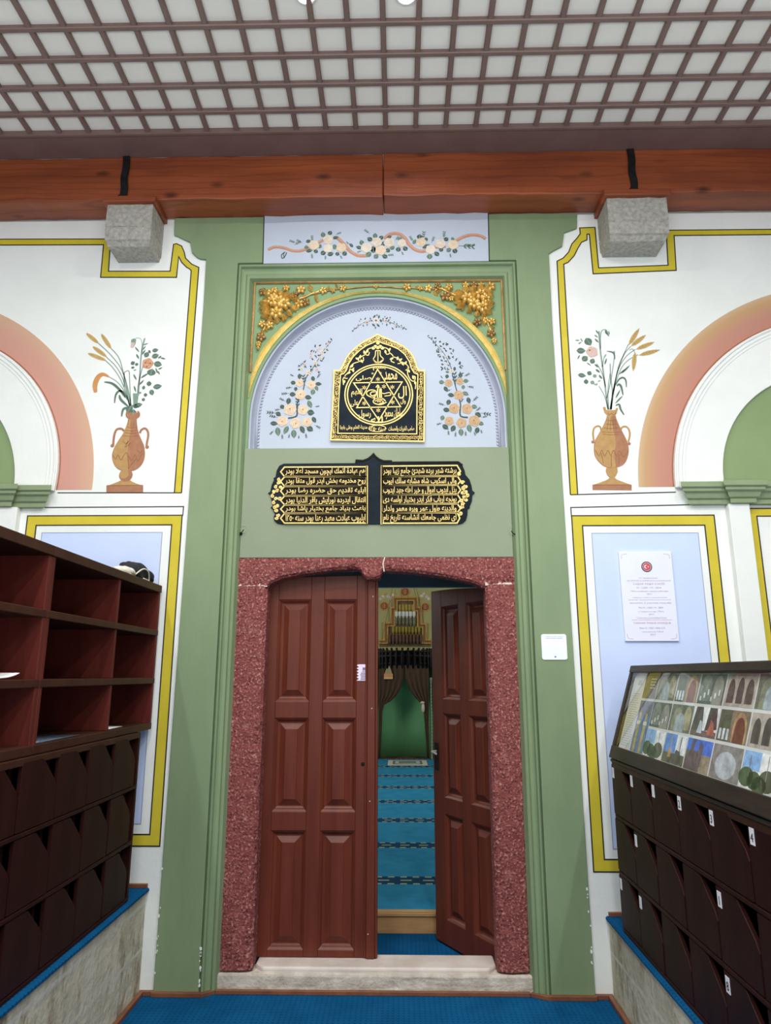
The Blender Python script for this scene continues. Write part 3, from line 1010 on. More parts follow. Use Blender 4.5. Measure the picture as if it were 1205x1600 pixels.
# ------------------------------------------------------------------ door leaves
def leaf_parts(root, w, h0, h1, mirror, panels, extra):
    """leaf in local coordinates: x from the hinge edge (0) to the free edge (w), z up, front at y=0"""
    s = -1 if mirror else 1
    X = lambda x: s * x

    def bx(mm, x0, x1, y0, y1, z0, z1):
        a, b = sorted((X(x0), X(x1))); mm.box(a, b, y0, y1, z0, z1, door_m)
    top = lambda x: h0 + (h1 - h0) * math.sin(PI / 2 * x / w)
    mm = MB()
    poly = [(0, 0), (w, 0)] + [(w * (1 - i / 12), top(w * (1 - i / 12))) for i in range(13)]
    mm.prism([(X(x), z) for x, z in poly], .022, .05, door_m)
    xs_ = sorted(set([p[0] for p in panels])); cols_ = sorted(set((p[0], p[1]) for p in panels)); rows_ = sorted(set((p[2], p[3]) for p in panels))
    # stiles
    edges = [0] + [v for c in cols_ for v in c] + [w]
    for i in range(0, len(edges), 2):
        a, b = edges[i], edges[i + 1]
        n_ = 4
        st = [(a, 0), (b, 0)] + [(b + (a - b) * q / n_, top(b + (a - b) * q / n_)) for q in range(n_ + 1)]
        mm.prism([(X(x), z) for x, z in st], 0, .024, door_m)
    zed = [0] + [v for r in rows_ for v in r]
    for (a, b) in cols_:
        for i in range(0, len(zed) - 1, 2):
            bx(mm, a, b, 0, .024, zed[i], zed[i + 1])
        n_ = 4; zt = zed[-1]
        st = [(a, zt), (b, zt)] + [(b + (a - b) * q / n_, top(b + (a - b) * q / n_)) for q in range(n_ + 1)]
        mm.prism([(X(x), z) for x, z in st], 0, .024, door_m)
    o = mm.build('leaf_frame'); o.parent = root
    md = o.modifiers.new('bevel', 'BEVEL'); md.width = .003; md.segments = 2; md.limit_method = 'ANGLE'
    for (a, b, z0, z1) in panels:
        mm = MB()
        # sunk moulding then raised field
        lv = [(0, .001), (.010, .008), (.016, .016), (.024, .020), (.030, .020), (.060, .006), (.062, .003)]
        vs = []
        for d, y in lv:
            vs += [(X(a + d), y, z0 + d), (X(b - d), y, z0 + d), (X(b - d), y, z1 - d), (X(a + d), y, z1 - d)]
        fs = []
        for i in range(len(lv) - 1):
            for k in range(4): fs.append((4 * i + k, 4 * i + (k + 1) % 4, 4 * i + 4 + (k + 1) % 4, 4 * i + 4 + k))
        e = 4 * (len(lv) - 1); fs.append((e, e + 1, e + 2, e + 3))
        vs += [(X(a), .022, z0), (X(b), .022, z0), (X(b), .022, z1), (X(a), .022, z1)]
        b_ = len(vs) - 4
        fs += [(b_ + 3, b_ + 2, b_ + 1, b_)] + [(k, b_ + k, b_ + (k + 1) % 4, (k + 1) % 4) for k in range(4)]
        mm.add(vs, fs, door_m)
        p = mm.build('raised_panel'); p.parent = root
    return root


DY = .165
LX0, LX1 = -.79, -.135
left_leaf = struct(thing('door_1', 'closed left leaf of the brown panelled double door', 'door', (LX0, DY, .112)))
del left_leaf['category']; left_leaf['category'] = 'door'
pz = []
pl = [W(433, 937, DY), W(486, 937, DY), W(505, 937, DY), W(557, 937, DY)]
cx0 = [(-.702 - LX0, -.512 - LX0), (-.435 - LX0, -.245 - LX0)]
rowz = [(W(450, 1484, DY)[1], W(450, 1298, DY)[1]), (W(450, 1268, DY)[1], W(450, 1122, DY)[1]), (W(450, 1096, DY)[1], W(450, 937, DY)[1])]
panels = [(a, b, z0 - .112, z1 - .112) for a, b in cx0 for z0, z1 in rowz]
leaf_parts(left_leaf, LX1 - LX0, 1.985, 2.005, False, panels, None)
mm = MB(); x0 = W(570, 1200, DY)[0] - LX0; x1 = LX1 - LX0 + .012
mm.box(x0, x0 + .012, -.008, .002, .0, 1.985, door_m); mm.box(x0 + .012, x1 - .014, -.018, .002, 0, 1.985, door_m); mm.box(x1 - .014, x1, -.012, .04, 0, 1.985, door_m)
o = mm.build('astragal'); o.parent = left_leaf
md = o.modifiers.new('b', 'BEVEL'); md.width = .005; md.segments = 3
kx, kz = W(567, 1194, DY)
mm = MB(); mm.disc((kx - LX0, kz - .112), .011, -.0015, .004, iron, 16)
o = mm.build('keyhole'); o.parent = left_leaf; o['label'] = 'black round keyhole'
mm = MB()
for px, py in ((578, 1252), (575, 1460), (581, 1107), (583, 932)):
    x_, z_ = W(px, py, DY - .02); mm.blob((x_ - LX0, -.018, z_ - .112), .004, .002, .004, sill_m, nu=6, nv=4)
o = mm.build('screw_head'); o.parent = left_leaf; o['label'] = 'small bright screw heads'

RHX = .545
right_leaf = struct(thing('door_2', 'right leaf of the brown panelled double door, open inward', 'door', (RHX, DY + .005, .012)))
wR = .668
panelsR = [(a, b, z0 - .012, z1 - .012) for a, b in ((.085, .275), (.36, .55)) for z0, z1 in rowz]
leaf_parts(right_leaf, wR, 2.03, 2.075, True, panelsR, None)
right_leaf.rotation_euler = (0, 0, -math.radians(60))
mm = MB(); mm.box(-.645, -.605, -.005, .001, .96, 1.12, iron); o = mm.build('lock_plate'); o.parent = right_leaf; o['label'] = 'black lock plate'
mm = MB(); mm.tube([(-.625, 0, 1.07), (-.625, -.035, 1.07), (-.618, -.042, 1.068), (-.565, -.045, 1.062)], .007, MATS['grey granite'], 8)
o = mm.build('lever_handle'); o.parent = right_leaf; o['label'] = 'pale metal lever handle'

# paper notice on the left leaf
pn = WL([(557, 1038), (580, 1038), (579, 1063.5), (557, 1063.5)], DY)
mm = MB()
torn = [pn[3], pn[2], pn[1], pn[0]]
(xl, zb), (xr, zt) = pn[3], pn[1]
pts = [(xl, zb), (xr, zb), (xr, zt), (xl + .012, zt)]
rr = random.Random(5); q = 10
for i in range(q):
    z_ = zt - (zt - zb) * (i + .7) / (q + 1)
    pts += [(xl + (.014 if i % 2 else .001), z_)]
mm.prism(pts, DY - .0025, DY - .0012, mat('lilac paper', (232, 216, 240), (238, 224, 246), 20, .6))
for i, (a, b, h_) in enumerate(((.42, .6, .012), (.4, .62, .004), (.38, .76, .004), (.3, .78, .005), (.26, .8, .005), (.3, .76, .005), (.3, .84, .005), (.28, .82, .005))):
    z_ = zt - (zt - zb) * (.26 + i * .095)
    mm.box(xl + (xr - xl) * a, xl + (xr - xl) * b, DY - .003, DY - .002, z_ - h_ / 2, z_ + h_ / 2, plain('grey ink', (120, 108, 140)))
tag(mm.build('paper_notice'), 'small torn lilac paper notice stuck on the closed door leaf', 'notice')

# little hooks left in the panel above the door
for side, (px, py) in ((-1, (376.5, 834)), (1, (804, 836))):
    x_, z_ = W(px, py, SY - .008)
    mm = MB()
    mm.disc((x_, z_), .010, SY - .010, SY, iron, 12)
    mm.tube([(x_, SY - .009, z_), (x_, SY - .03, z_), (x_ - side * .012, SY - .034, z_ + .004), (x_ - side * .02, SY - .03, z_ + .02)], .003, iron, 6)
    mm.strip(arc(x_ - side * .016, z_ + .024, .017, .022, 0, 330, 14), .004, SY - .0095, SY - .007, green)
    tag(mm.build('wall_hook'), 'small dark hook near the %s end of the grey green panel' % ('left' if side < 0 else 'right'), 'hook')

# bare plaster chips along the lower edges of the green paint
rnd = random.Random(12); mm = MB()
for x0_, zs_, n_ in ((FL - .004, (.03, .26), 9), (gl[0][0] + .004, (.05, .62), 10), (gr[0][0] - .006, (.05, .5), 9)):
    for i in range(n_):
        x_ = x0_ + rnd.uniform(-.002, .006) * (1 if x0_ < 0 else -1); z_ = rnd.uniform(*zs_); r_ = rnd.uniform(.003, .009)
        mm.prism([(x_ + r_ * rnd.uniform(.5, 1) * math.cos(a), z_ + 1.6 * r_ * rnd.uniform(.5, 1) * math.sin(a)) for a in [k * PI / 3.5 for k in range(7)]], PY_ - .0006, PY_ + .001, white)
portal_o = bpy.data.objects['wall_portal']
chips = mm.build('bare_plaster_chips', portal_o); chips['label'] = 'white chips of bare plaster'
# ------------------------------------------------------------------ prayer hall seen through the door
HY = 8.95            # mihrab wall
HZ = .115
ochre = mat('olive wall paint', (158, 148, 92), (170, 160, 104), 2, .8)
m = MB(); m.box(-5.2, 5.2, HY + .4, HY + .6, 0, 6.2, ochre)
m.box(-5.2, -.62, HY, HY + .4, 0, 6.2, ochre); m.box(.80, 5.2, HY, HY + .4, 0, 6.2, ochre); m.box(-.62, .80, HY, HY + .4, 1.70, 6.2, ochre)
struct(m.build('wall_hall_end'), 'olive end wall of the prayer hall behind the prayer niche', 'wall')
m = MB(); m.box(-5.3, -5.2, .86, HY + .6, 0, 6.2, white); struct(m.build('wall_hall_left'), 'left wall of the prayer hall', 'wall')
m = MB(); m.box(5.2, 5.3, .86, HY + .6, 0, 6.2, white); struct(m.build('wall_hall_right'), 'right wall of the prayer hall', 'wall')
m = MB(); m.box(-5.3, 5.3, .86, HY + .6, 6.2, 6.3, white); struct(m.build('ceiling_hall'), 'ceiling of the prayer hall', 'ceiling')
m = MB(); m.box(-5.2, 5.2, .862, .9, 2.13, 6.2, white); m.box(-5.2, -.86, .862, .9, 0, 2.13, white); m.box(.62, 5.2, .862, .9, 0, 2.13, white)
struct(m.build('wall_hall_front'), 'inner face of the entrance wall', 'wall')
m = MB(); m.box(-5.1, 5.1, .925, HY - .005, .101, HZ, striped); tag(m.build('prayer_carpet'), 'turquoise striped prayer carpet inside the hall beyond the door', 'carpet')
stepw = mat('pale step wood', (196, 156, 106), (170, 128, 82), 3, .5, .1, 30, stretch=(.6, 5, 5))
m = MB(); m.box(-.86, .62, .86, .925, .0, .118, stepw); m.box(-.86, .62, .85, .87, .098, .118, stepw)
tag(m.build('wooden_step', bevel=.003), 'pale wooden step edge between the landing and the striped carpet', 'step')

H = lambda px, py, Y=HY: W(px, py, Y)
K = 105 / 1159.0
hc = lambda a, b, Y=HY: W(585 + a * K, 915 + b * K, Y)

# niche
mh = thing('prayer_niche', 'green prayer niche with stepped gilt frame on the far wall', 'prayer niche', (.09, HY, HZ))
niche_g = mat('niche green', (92, 150, 98), (98, 158, 104), 3, .6)
m = MB(); NX, NR = .09, .56
vs, fs = [], []
lev = [HZ, .6, 1.1, 1.69]
for z in lev:
    for i in range(17):
        a = PI * i / 16
        vs.append((NX + NR * math.cos(a), HY + .001 + .38 * math.sin(a), z))
for j in range(len(lev) - 1):
    for i in range(16): fs.append((j * 17 + i, j * 17 + i + 1, (j + 1) * 17 + i + 1, (j + 1) * 17 + i))
# thickness so that the niche is a shell
m.add(vs, fs, niche_g)
o = m.build('niche_wall', mh, smooth=True); md = o.modifiers.new('s', 'SOLIDIFY'); md.thickness = .012; md.offset = 1
gilt = mat('gilt frame', (176, 128, 56), (200, 154, 80), 20, .45, .1, 60, metal=.3)
gilt_d = mat('dark gilt', (112, 70, 30), (130, 84, 38), 20, .5)
olive = mat('olive hood', (150, 126, 40), (170, 146, 60), 14, .6)
olv2 = mat('grey olive hood', (96, 92, 66), (128, 122, 92), 14, .6)
hoodw = mat('pale hood', (206, 206, 190), (220, 220, 206), 20, .6)
hoodb = mat('brown hood', (96, 66, 50), (118, 82, 62), 14, .7)
# stepped frame (both sides, mirrored about the axis)
L1 = [hc(90, 965), hc(200, 965), hc(200, 670), hc(318, 670), hc(318, 410), hc(362, 410), hc(362, 232)]
Rr = [hc(975, 965), hc(860, 965), hc(860, 690), hc(775, 690), hc(775, 410), hc(712, 410), hc(712, 232)]
m = MB(); m.strip(L1 + Rr[::-1], .085, HY - .05, HY + .005, gilt)
ins = lambda P_, d: P_
m.strip(L1 + Rr[::-1], .03, HY - .062, HY - .04, gilt_d)
m.build('stepped_frame', mh, bevel=.004)
# stalactite hood: stepped shelves filling the frame above the opening
m = MB()
fill = L1 + Rr[::-1]
m.prism([hc(90, 1050)] + L1 + Rr[::-1] + [hc(975, 1050)], HY - .02, HY - .001, mat('hood ground', (84, 62, 40), (104, 80, 52), 8, .7))
m.build('hood_panel', mh)
m = MB()
tiers = [(235, 835, 850, 1030, hoodb, .16), (300, 800, 715, 850, olive, .13), (345, 720, 560, 715, olv2, .10), (350, 715, 450, 560, hoodw, .08), (415, 690, 330, 450, olive, .05)]
for x0, x1, y0, y1, mt, dep in tiers:
    n_ = max(5, int((x1 - x0) / 55))
    for i in range(n_):
        a = hc(x0 + (x1 - x0) * i / n_, y0); b = hc(x0 + (x1 - x0) * (i + 1) / n_, y1)
        xm = (a[0] + b[0]) / 2; wd = (b[0] - a[0])
        zt_, zb_ = a[1], b[1]
        m.lathe([(wd * .12, 0), (wd * .46, (zt_ - zb_) * .35), (wd * .50, (zt_ - zb_) * .8), (wd * .46, zt_ - zb_)], (xm, HY - .02, zb_), mt, 8, ry=dep / max(wd, .01))
m.build('stalactite_hood', mh)
# arched top recess
m = MB()
tl, br = hc(425, 300), hc(625, 455)
m.prism([(tl[0], br[1]), (br[0], br[1])] + arc((tl[0] + br[0]) / 2, br[1] + (tl[1] - br[1]) * .45, (br[0] - tl[0]) / 2, (tl[1] - br[1]) * .55, 0, 180, 12), HY - .024, HY - .015, gilt_d)
m.build('top_recess', mh)

# medallions painted on the end wall
med_r = mat('medallion red', (120, 48, 30), (140, 60, 38), 30, .6)
for nm, (a, b), r_ in (('left', (172, 352), .082), ('right', (878, 368), .082), ('top', (530, 110), .085)):
    c = hc(a, b, HY)
    mm = MB(); mm.disc(c, r_, HY - .012, HY + .002, gilt, 24); mm.disc(c, r_ * .78, HY - .016, HY, med_r, 24)
    for i in range(8):
        an = PI * i / 4
        mm.blob((c[0] + r_ * .4 * math.cos(an), HY - .016, c[1] + r_ * .4 * math.sin(an)), r_ * .25, .004, r_ * .07, gilt, an, 6, 4)
    mm.disc(c, r_ * .14, HY - .022, HY - .01, gilt, 10)
    tag(mm.build('wall_medallion'), 'round red and gilt medallion on the far wall, %s of the niche frame' % ({'left': 'left', 'right': 'right', 'top': 'above the top'}[nm]), 'medallion')
# floral sprays beside the top medallion
for nm, pts in (('left', [(105, 230), (150, 190), (195, 150), (230, 185), (330, 160), (355, 150), (280, 210)]), ('right', [(855, 140), (815, 180), (790, 235), (900, 190), (935, 225)])):
    mm = MB()
    for i, p in enumerate(pts):
        c = hc(*p)
        for q in range(5):
            an = 2 * PI * q / 5 + i
            mm.blob((c[0] + .018 * math.cos(an), HY - .002, c[1] + .018 * math.sin(an)), .018, .004, .012, [rose_p, cream, gilt][i % 3], an, 6, 4)
    mm.strip(smoothpath([hc(*p) for p in sorted(pts)], 4), .006, HY - .002, HY + .001, leafm)
    tag(mm.build('painted_spray'), 'painted flower spray at the top %s of the far wall' % nm, 'mural')

# curtains
cur = mat('brown curtain', (66, 46, 30), (82, 60, 40), 6, .9, .2, 60, stretch=(8, 8, .6))


def curtain(side):
    root = thing('niche_curtain', 'brown %s curtain drawn aside before the green niche' % ('left' if side < 0 else 'right'), 'curtain', (.09, HY - .06, HZ))
    ax = .105
    # inner edge of the cloth at several heights (px measured), outer edge at the frame
    rows = [(1016, 632, None), (1040, 632, None), (1058, 632, None), (1075, 626, 639), (1088, 618, 648), (1096, 609, 655), (1101, 600, 660), (1112, 597, 663), (1140, 596, 665), (1165, 595, 667), (1184, 594, 668)]
    out_px = {-1: 592, 1: 670}
    vs, fs = [], []
    n_ = 22
    for (py, a, b) in rows:
        ie = a if (side < 0 or b is None) else b
        xi, z = W(ie + side * (.9 if py < 1060 else 0), py, HY - .06); xo, _ = W(out_px[side], py, HY - .06)
        for k in range(n_ + 1):
            t = k / n_
            x = xi + (xo - xi) * t
            vs.append((x, HY - .07 - .022 * math.sin(t * n_ * 1.3 + py * .01), max(z, HZ + .003)))
    for j in range(len(rows) - 1):
        for k in range(n_): fs.append((j * (n_ + 1) + k, j * (n_ + 1) + k + 1, (j + 1) * (n_ + 1) + k + 1, (j + 1) * (n_ + 1) + k))
    mm = MB(); mm.add(vs, fs, cur); o = mm.build('cloth', root, smooth=True)
    md = o.modifiers.new('s', 'SOLIDIFY'); md.thickness = .008
    if side > 0:
        mm = MB(); c = W(661, 1106, HY - .06)
        mm.blob((c[0], HY - .12, c[1]), .03, .03, .09, cream); mm.blob((c[0] - .01, HY - .12, c[1] + .09), .04, .03, .025, cream)
        mm.build('tieback', root, smooth=True)['label'] = 'cream tassel tieback'
    return root


curtain(-1); curtain(1)
# hanging pennant at the left curtain
a, b = W(600, 1041, HY - .12), W(614, 1061, HY - .12)
mm = MB(); xm = (a[0] + b[0]) / 2
mm.prism([(a[0], b[1]), (b[0], b[1]), (b[0], b[1] + .09), (a[0], b[1] + .09)], HY - .125, HY - .115, mat('orange card', (206, 130, 84), (216, 142, 96), 20))
mm.prism([(a[0] + .01, b[1] + .09), (b[0] - .01, b[1] + .09), (xm + .02, a[1]), (xm - .02, a[1])], HY - .125, HY - .115, mat('olive card', (150, 140, 92), (160, 150, 100), 20))
mm.prism([(a[0], b[1]), (b[0], b[1]), (b[0], b[1] + .03), (a[0], b[1] + .03)], HY - .128, HY - .12, mat('buff card', (200, 168, 110), (206, 174, 118), 20))
tag(mm.build('hanging_card'), 'small orange card hanging on the left niche curtain', 'card')

# small rug at the niche
a = [W(606, 1183.5, 8.95)[0], W(663, 1183.5, 8.95)[0]]
mm = MB(); rx0, rx1 = -.20, .45
mm.box(rx0, rx1, 8.05, 8.70, HZ, HZ + .008, mat('cream rug', (206, 200, 180), (214, 208, 190), 20, .95))
mm.box(rx0 + .08, rx1 - .08, 8.13, 8.62, HZ + .008, HZ + .010, mat('grey rug field', (96, 112, 112), (110, 126, 124), 30, .95))
mm.box(rx0 + .12, rx1 - .12, 8.19, 8.56, HZ + .010, HZ + .011, mat('pale rug field', (186, 186, 172), (198, 196, 184), 30, .95))
mm.box(rx0 + .18, rx1 - .18, 8.27, 8.5, HZ + .011, HZ + .012, mat('grey rug field', (96, 112, 112)))
tag(mm.build('prayer_rug'), 'small cream prayer rug lying before the green niche', 'rug')

# ------------------------------------------------------------------ low hanging ring chandelier
CY = 5.1
cc = W(633, 1022, CY); CX = cc[0]; CZ0 = W(633, 1026, CY)[1]
ch = thing('ring_chandelier', 'low black iron ring chandelier with glass lamps in the hall', 'chandelier', (CX, CY, CZ0))
R_ = .335
mm = MB()
for z, r_, t in ((0, R_, .016), (-.09, R_ * .97, .014), (.055, R_ * .99, .011)):
    mm.tube([(CX + r_ * math.cos(2 * PI * i / 40), CY + r_ * math.sin(2 * PI * i / 40), CZ0 + z) for i in range(41)], t, iron, 6, cap=False)
vs, fs = [], []
for i in range(40):
    a = 2 * PI * i / 40
    for z in (-.09, .05): vs.append((CX + R_ * .985 * math.cos(a), CY + R_ * .985 * math.sin(a), CZ0 + z))
for i in range(40): fs.append((2 * i, 2 * ((i + 1) % 40), 2 * ((i + 1) % 40) + 1, 2 * i + 1))
mm.add(vs, fs, iron)
for q in range(6):
    a = PI * q / 6
    mm.tube([(CX + R_ * math.cos(a), CY + R_ * math.sin(a), CZ0), (CX - R_ * math.cos(a), CY - R_ * math.sin(a), CZ0)], .009, iron, 6)
mm.build('iron_ring', ch)
lampd = mat('smoked lamp glass', (26, 21, 19), (44, 36, 32), 20, .6, spec=.1)
for i in range(30):
    a = 2 * PI * i / 30
    x_, y_ = CX + R_ * math.cos(a), CY + R_ * math.sin(a)
    mm = MB(); mm.lathe([(.004, -.15), (.014, -.12), (.020, -.07), (.020, .02), (.012, .05), (.015, .095), (.006, .10)], (x_, y_, CZ0), lampd, 8)
    mm.build('lamp_cup', ch, smooth=True)
for i in range(6):
    a = 2 * PI * i / 6 + .3
    mm = MB(); mm.tube([(CX + R_ * math.cos(a), CY + R_ * math.sin(a), CZ0 + .05), (CX + .03 * math.cos(a), CY + .03 * math.sin(a), CZ0 + 1.5)], .0018, iron, 5)
    mm.build('chain', ch)
mm = MB(); mm.tube([(CX, CY, CZ0 + 1.48), (CX, CY, 6.2)], .008, iron, 6); mm.lathe([(.005, 1.42), (.05, 1.45), (.05, 1.5), (.01, 1.54)], (CX, CY, CZ0), iron, 12)
mm.build('stem', ch)

# slim colonnettes at the niche
for px in (673.5, 588.5):
    c = W(px, 1100, HY - .04); col_ = MB()
    col_.lathe([(.03, 0), (.022, .03), (.018, .06), (.018, 1.30), (.026, 1.34), (.03, 1.38)], (c[0], HY - .032, HZ + .001), green_i, 10)
    for i in range(22): col_.blob((c[0] + .012, HY - .052, HZ + .12 + i * .056), .008, .005, .010, cream_w, nu=6, nv=4)
    col_.build('colonnette', mh, smooth=True)
# ------------------------------------------------------------------ shoe racks
def copy_tree(o, parent=None):
    c = o.copy(); COL.objects.link(c); c.parent = parent
    for chd in list(o.children): copy_tree(chd, c)
    return c


def shoe_rack(label, loc, rotz, ncol, pitch, m0, rows, rowh, H, depth, labels=()):
    """local frame: x along the front (viewer's right), y into the rack, z up"""
    root = thing('shoe_rack', label, 'shoe rack', loc)
    root.rotation_euler = (0, 0, rotz)
    Lx = m0[0] + ncol * pitch + m0[1]

    def part(mm, name, **k):
        o = mm.build(name, **k); o.parent = root; return o
    T = .022
    mm = MB()
    mm.box(0, Lx, depth - .012, depth, 0, H, rack_m); part(mm, 'back_panel')
    mm = MB(); mm.box(0, T, 0, depth - .012, 0, H, rack_m); part(mm, 'side_panel', bevel=.003)
    mm = MB(); mm.box(Lx - T, Lx, 0, depth - .012, 0, H, rack_m); part(mm, 'side_panel', bevel=.003)
    mm = MB(); mm.box(T, Lx - T, -.004, depth - .012, H - .026, H, rack_b); part(mm, 'top_board', bevel=.003)
    for r in range(rows):
        mm = MB(); mm.box(T, Lx - T, -.006, depth - .012, r * rowh, r * rowh + .016, rack_m); part(mm, 'shelf_board', bevel=.003)
    for c in range(ncol + 1):
        x = m0[0] + c * pitch
        if x < T or x > Lx - T - .02: continue
        mm = MB()
        for r in range(rows):
            top = (r + 1) * rowh if r < rows - 1 else H - .026
            mm.box(x - .009, x + .009, .034, depth - .012, r * rowh + .018, top, rack_m)
        part(mm, 'divider', bevel=.002, seg=1)
    # front flaps with one corner cut away
    pw, ph = pitch - .008, rowh - .022
    mm = MB()
    poly = [(0, 0), (pw, 0), (pw, ph * .50), (pw * .93, ph * .62), (pw * .56, ph * .985), (pw * .50, ph), (0, ph)]
    mm.prism(poly, -.004, .013, rack_m)
    proto = mm.build('front_flap', bevel=.0025)
    COL.objects.unlink(proto)
    lab = MB(); lab.box(.012, .040, -.0055, -.0038, ph - .062, ph - .014, paper_m)
    labo = lab.build('number_label'); COL.objects.unlink(labo); labo['label'] = 'small white paper label'
    for r in range(rows):
        for c in range(ncol):
            f = proto.copy(); COL.objects.link(f); f.parent = root
            f.location = (m0[0] + c * pitch + .004, 0, r * rowh + .019)
            f.rotation_euler = (0, 0, math.radians(random.uniform(-.6, .6)))
            if (r, c) in labels:
                l = labo.copy(); COL.objects.link(l); l.parent = f
                kind = labels[(r, c)]
                if kind:
                    t = MB(); put_text(t, kind, .018, .034, ph - .054, ph - .028, -.0062, -.0053, iron, keep=True)
                    to = t.build('number'); to.parent = l; to['label'] = 'dark number'
    return root


# left: viewer's right is +Y
LXF = -1.320
NL = 9; PL = .272
len_l = .02 + NL * PL + .062
left_rack = shoe_rack('dark brown shoe rack of cut-corner flaps under the open shelves, left platform', (LXF, -.205 - len_l, ZL), PI / 2, NL, PL, (.02, .062), 3, .256, 1.264 - ZL, .42)
NR_ = 9; PR = .2785
len_r = .0 + NR_ * PR + .03
right_rack = shoe_rack('dark brown shoe rack of numbered cut-corner flaps under the display case, right platform', (1.056, -.205, ZR), -PI / 2, NR_, PR, (.0, .03), 3, .2505, 1.128 - ZR, .42,
                       {(2, 0): '', (2, 1): '', (2, 2): '', (2, 3): '2', (2, 4): '3', (2, 5): '4', (1, 1): '', (1, 4): '1', (0, 0): '', (0, 1): '', (0, 4): '8'})


# open shelves standing on the left rack (front faces +X)
def cubbies(label, y0, y1, dividers, z0=1.266, H=.768, depth=.40):
    X = -1.332
    root = thing('open_shelf', label, 'shelf', (X - depth / 2, (y0 + y1) / 2, z0))

    def part(name, *b, mt=cub_m, bevel=.003):
        mm = MB(); mm.box(*b, mt); return mm.build(name, root, bevel=bevel)
    T = .024
    part('back_panel', X - depth, X - depth + .012, y0, y1, z0, z0 + H)
    part('side_panel', X - depth, X, y0, y0 + T, z0, z0 + H - .04)
    part('side_panel', X - depth, X, y1 - T, y1, z0, z0 + H - .04)
    part('top_board', X - depth, X + .006, y0, y1, z0 + H - .040, z0 + H, mt=rack_b)
    part('bottom_board', X - depth + .012, X + .003, y0 + .001, y1 - .001, z0, z0 + .034, mt=rack_b)
    for z in (1.503, 1.758):
        part('shelf_board', X - depth + .012, X + .003, y0 + .002, y1 - .002, z, z + .030, mt=rack_b)
    for d in dividers:
        mm = MB()
        for a, b in ((z0 + .034, 1.503), (1.533, 1.758), (1.788, z0 + H - .04)):
            mm.box(X - depth + .012, X - .004, d - .011, d + .011, a, b, cub_m)
        mm.build('divider', root, bevel=.002, seg=1)
    return root


cubbies('dark brown open shoe shelf next to the wall, with black cloth on top', -1.268, -.028, (-.595,))
cubbies('dark brown open shoe shelf running out of the left edge of the photo', -2.56, -1.272, (-1.90,))

# things on and in the open shelves
cloth_b = mat('black cloth', (18, 20, 26), (34, 38, 48), 18, .8, .3, 60)
cloth_w = mat('cream cloth', (208, 202, 186), (226, 222, 210), 18, .85, .3, 60)
TOPZ = 1.266 + .768


def crumple(mm, c, rx, ry, rz, material, seed, amp=.25, n=22):
    rnd = random.Random(seed); ph = [(rnd.uniform(.5, 2.4), rnd.uniform(.5, 2.4), rnd.uniform(0, 6)) for _ in range(6)]
    vs, fs = [], []
    for j in range(n + 1):
        t = PI * j / n
        for i in range(2 * n):
            p = PI * i / n
            x, y, z = math.sin(t) * math.cos(p), math.sin(t) * math.sin(p), math.cos(t)
            s = 1 + amp * sum(abs(math.sin(a * x * 1.7 + b * y * 1.7 + c_ + 2 * z)) - .6 for a, b, c_ in ph) / 3
            vs.append((c[0] + rx * x * s, c[1] + ry * y * s, max(c[2] + rz * z * s, c[3] if len(c) > 3 else -9)))
    for j in range(n):
        for i in range(2 * n): fs.append((j * 2 * n + i, j * 2 * n + (i + 1) % (2 * n), (j + 1) * 2 * n + (i + 1) % (2 * n), (j + 1) * 2 * n + i))
    mm.add(vs, fs, material)


bag = thing('folded_cloth', 'bundle of black cloth with a cream drawstring on top of the left shelf', 'cloth', (-1.43, -.16, TOPZ))
mm = MB(); crumple(mm, (-1.425, -.215, TOPZ + .045, TOPZ + .003), .065, .135, .058, cloth_b, 3)
crumple(mm, (-1.40, -.115, TOPZ + .032, TOPZ + .003), .05, .06, .044, cloth_b, 8)
mm.build('cloth_body', bag, smooth=True)
mm = MB(); crumple(mm, (-1.39, -.43, TOPZ + .018, TOPZ + .003), .045, .10, .03, cloth_w, 5, .4)
o = mm.build('lining', bag, smooth=True); o['label'] = 'cream folds of cloth'
mm = MB(); mm.tube(smoothpath([(-1.37, -.33, TOPZ + .02), (-1.355, -.26, TOPZ + .06), (-1.352, -.19, TOPZ + .055), (-1.36, -.15, TOPZ + .009), (-1.35, -.20, TOPZ + .009), (-1.35, -.26, TOPZ + .010)], 6), .004, cloth_w, 6)
o = mm.build('drawstring', bag, smooth=True); o['label'] = 'cream drawstring'
mm = MB(); crumple(mm, (-1.62, -1.36, TOPZ + .05, TOPZ + .001), .06, .10, .055, mat('grey plastic', (190, 194, 194), (210, 214, 214), 20, .4), 9, .4)
tag(mm.build('plastic_bag', smooth=True), 'small crumpled grey bag on top of the left shelf near the seam', 'bag')


def sheet(name, label, cat, pts, wdir, th, material):
    """curved sheet: profile pts (y, z) swept along x range wdir"""
    mm = MB(); vs, fs = [], []
    n = len(pts)
    for y, z in pts:
        for x in wdir:
            vs += [(x, y, z), (x, y, z + th)]
    for i in range(n - 1):
        a, b = 4 * i, 4 * i + 4
        fs += [(a, b, b + 2, a + 2), (a + 1, a + 3, b + 3, b + 1), (a, a + 1, b + 1, b), (a + 2, b + 2, b + 3, a + 3)]
    fs += [(0, 2, 3, 1), (4 * n - 4, 4 * n - 3, 4 * n - 1, 4 * n - 2)]
    mm.add(vs, fs, material)
    return tag(mm.build(name, smooth=True), label, cat)


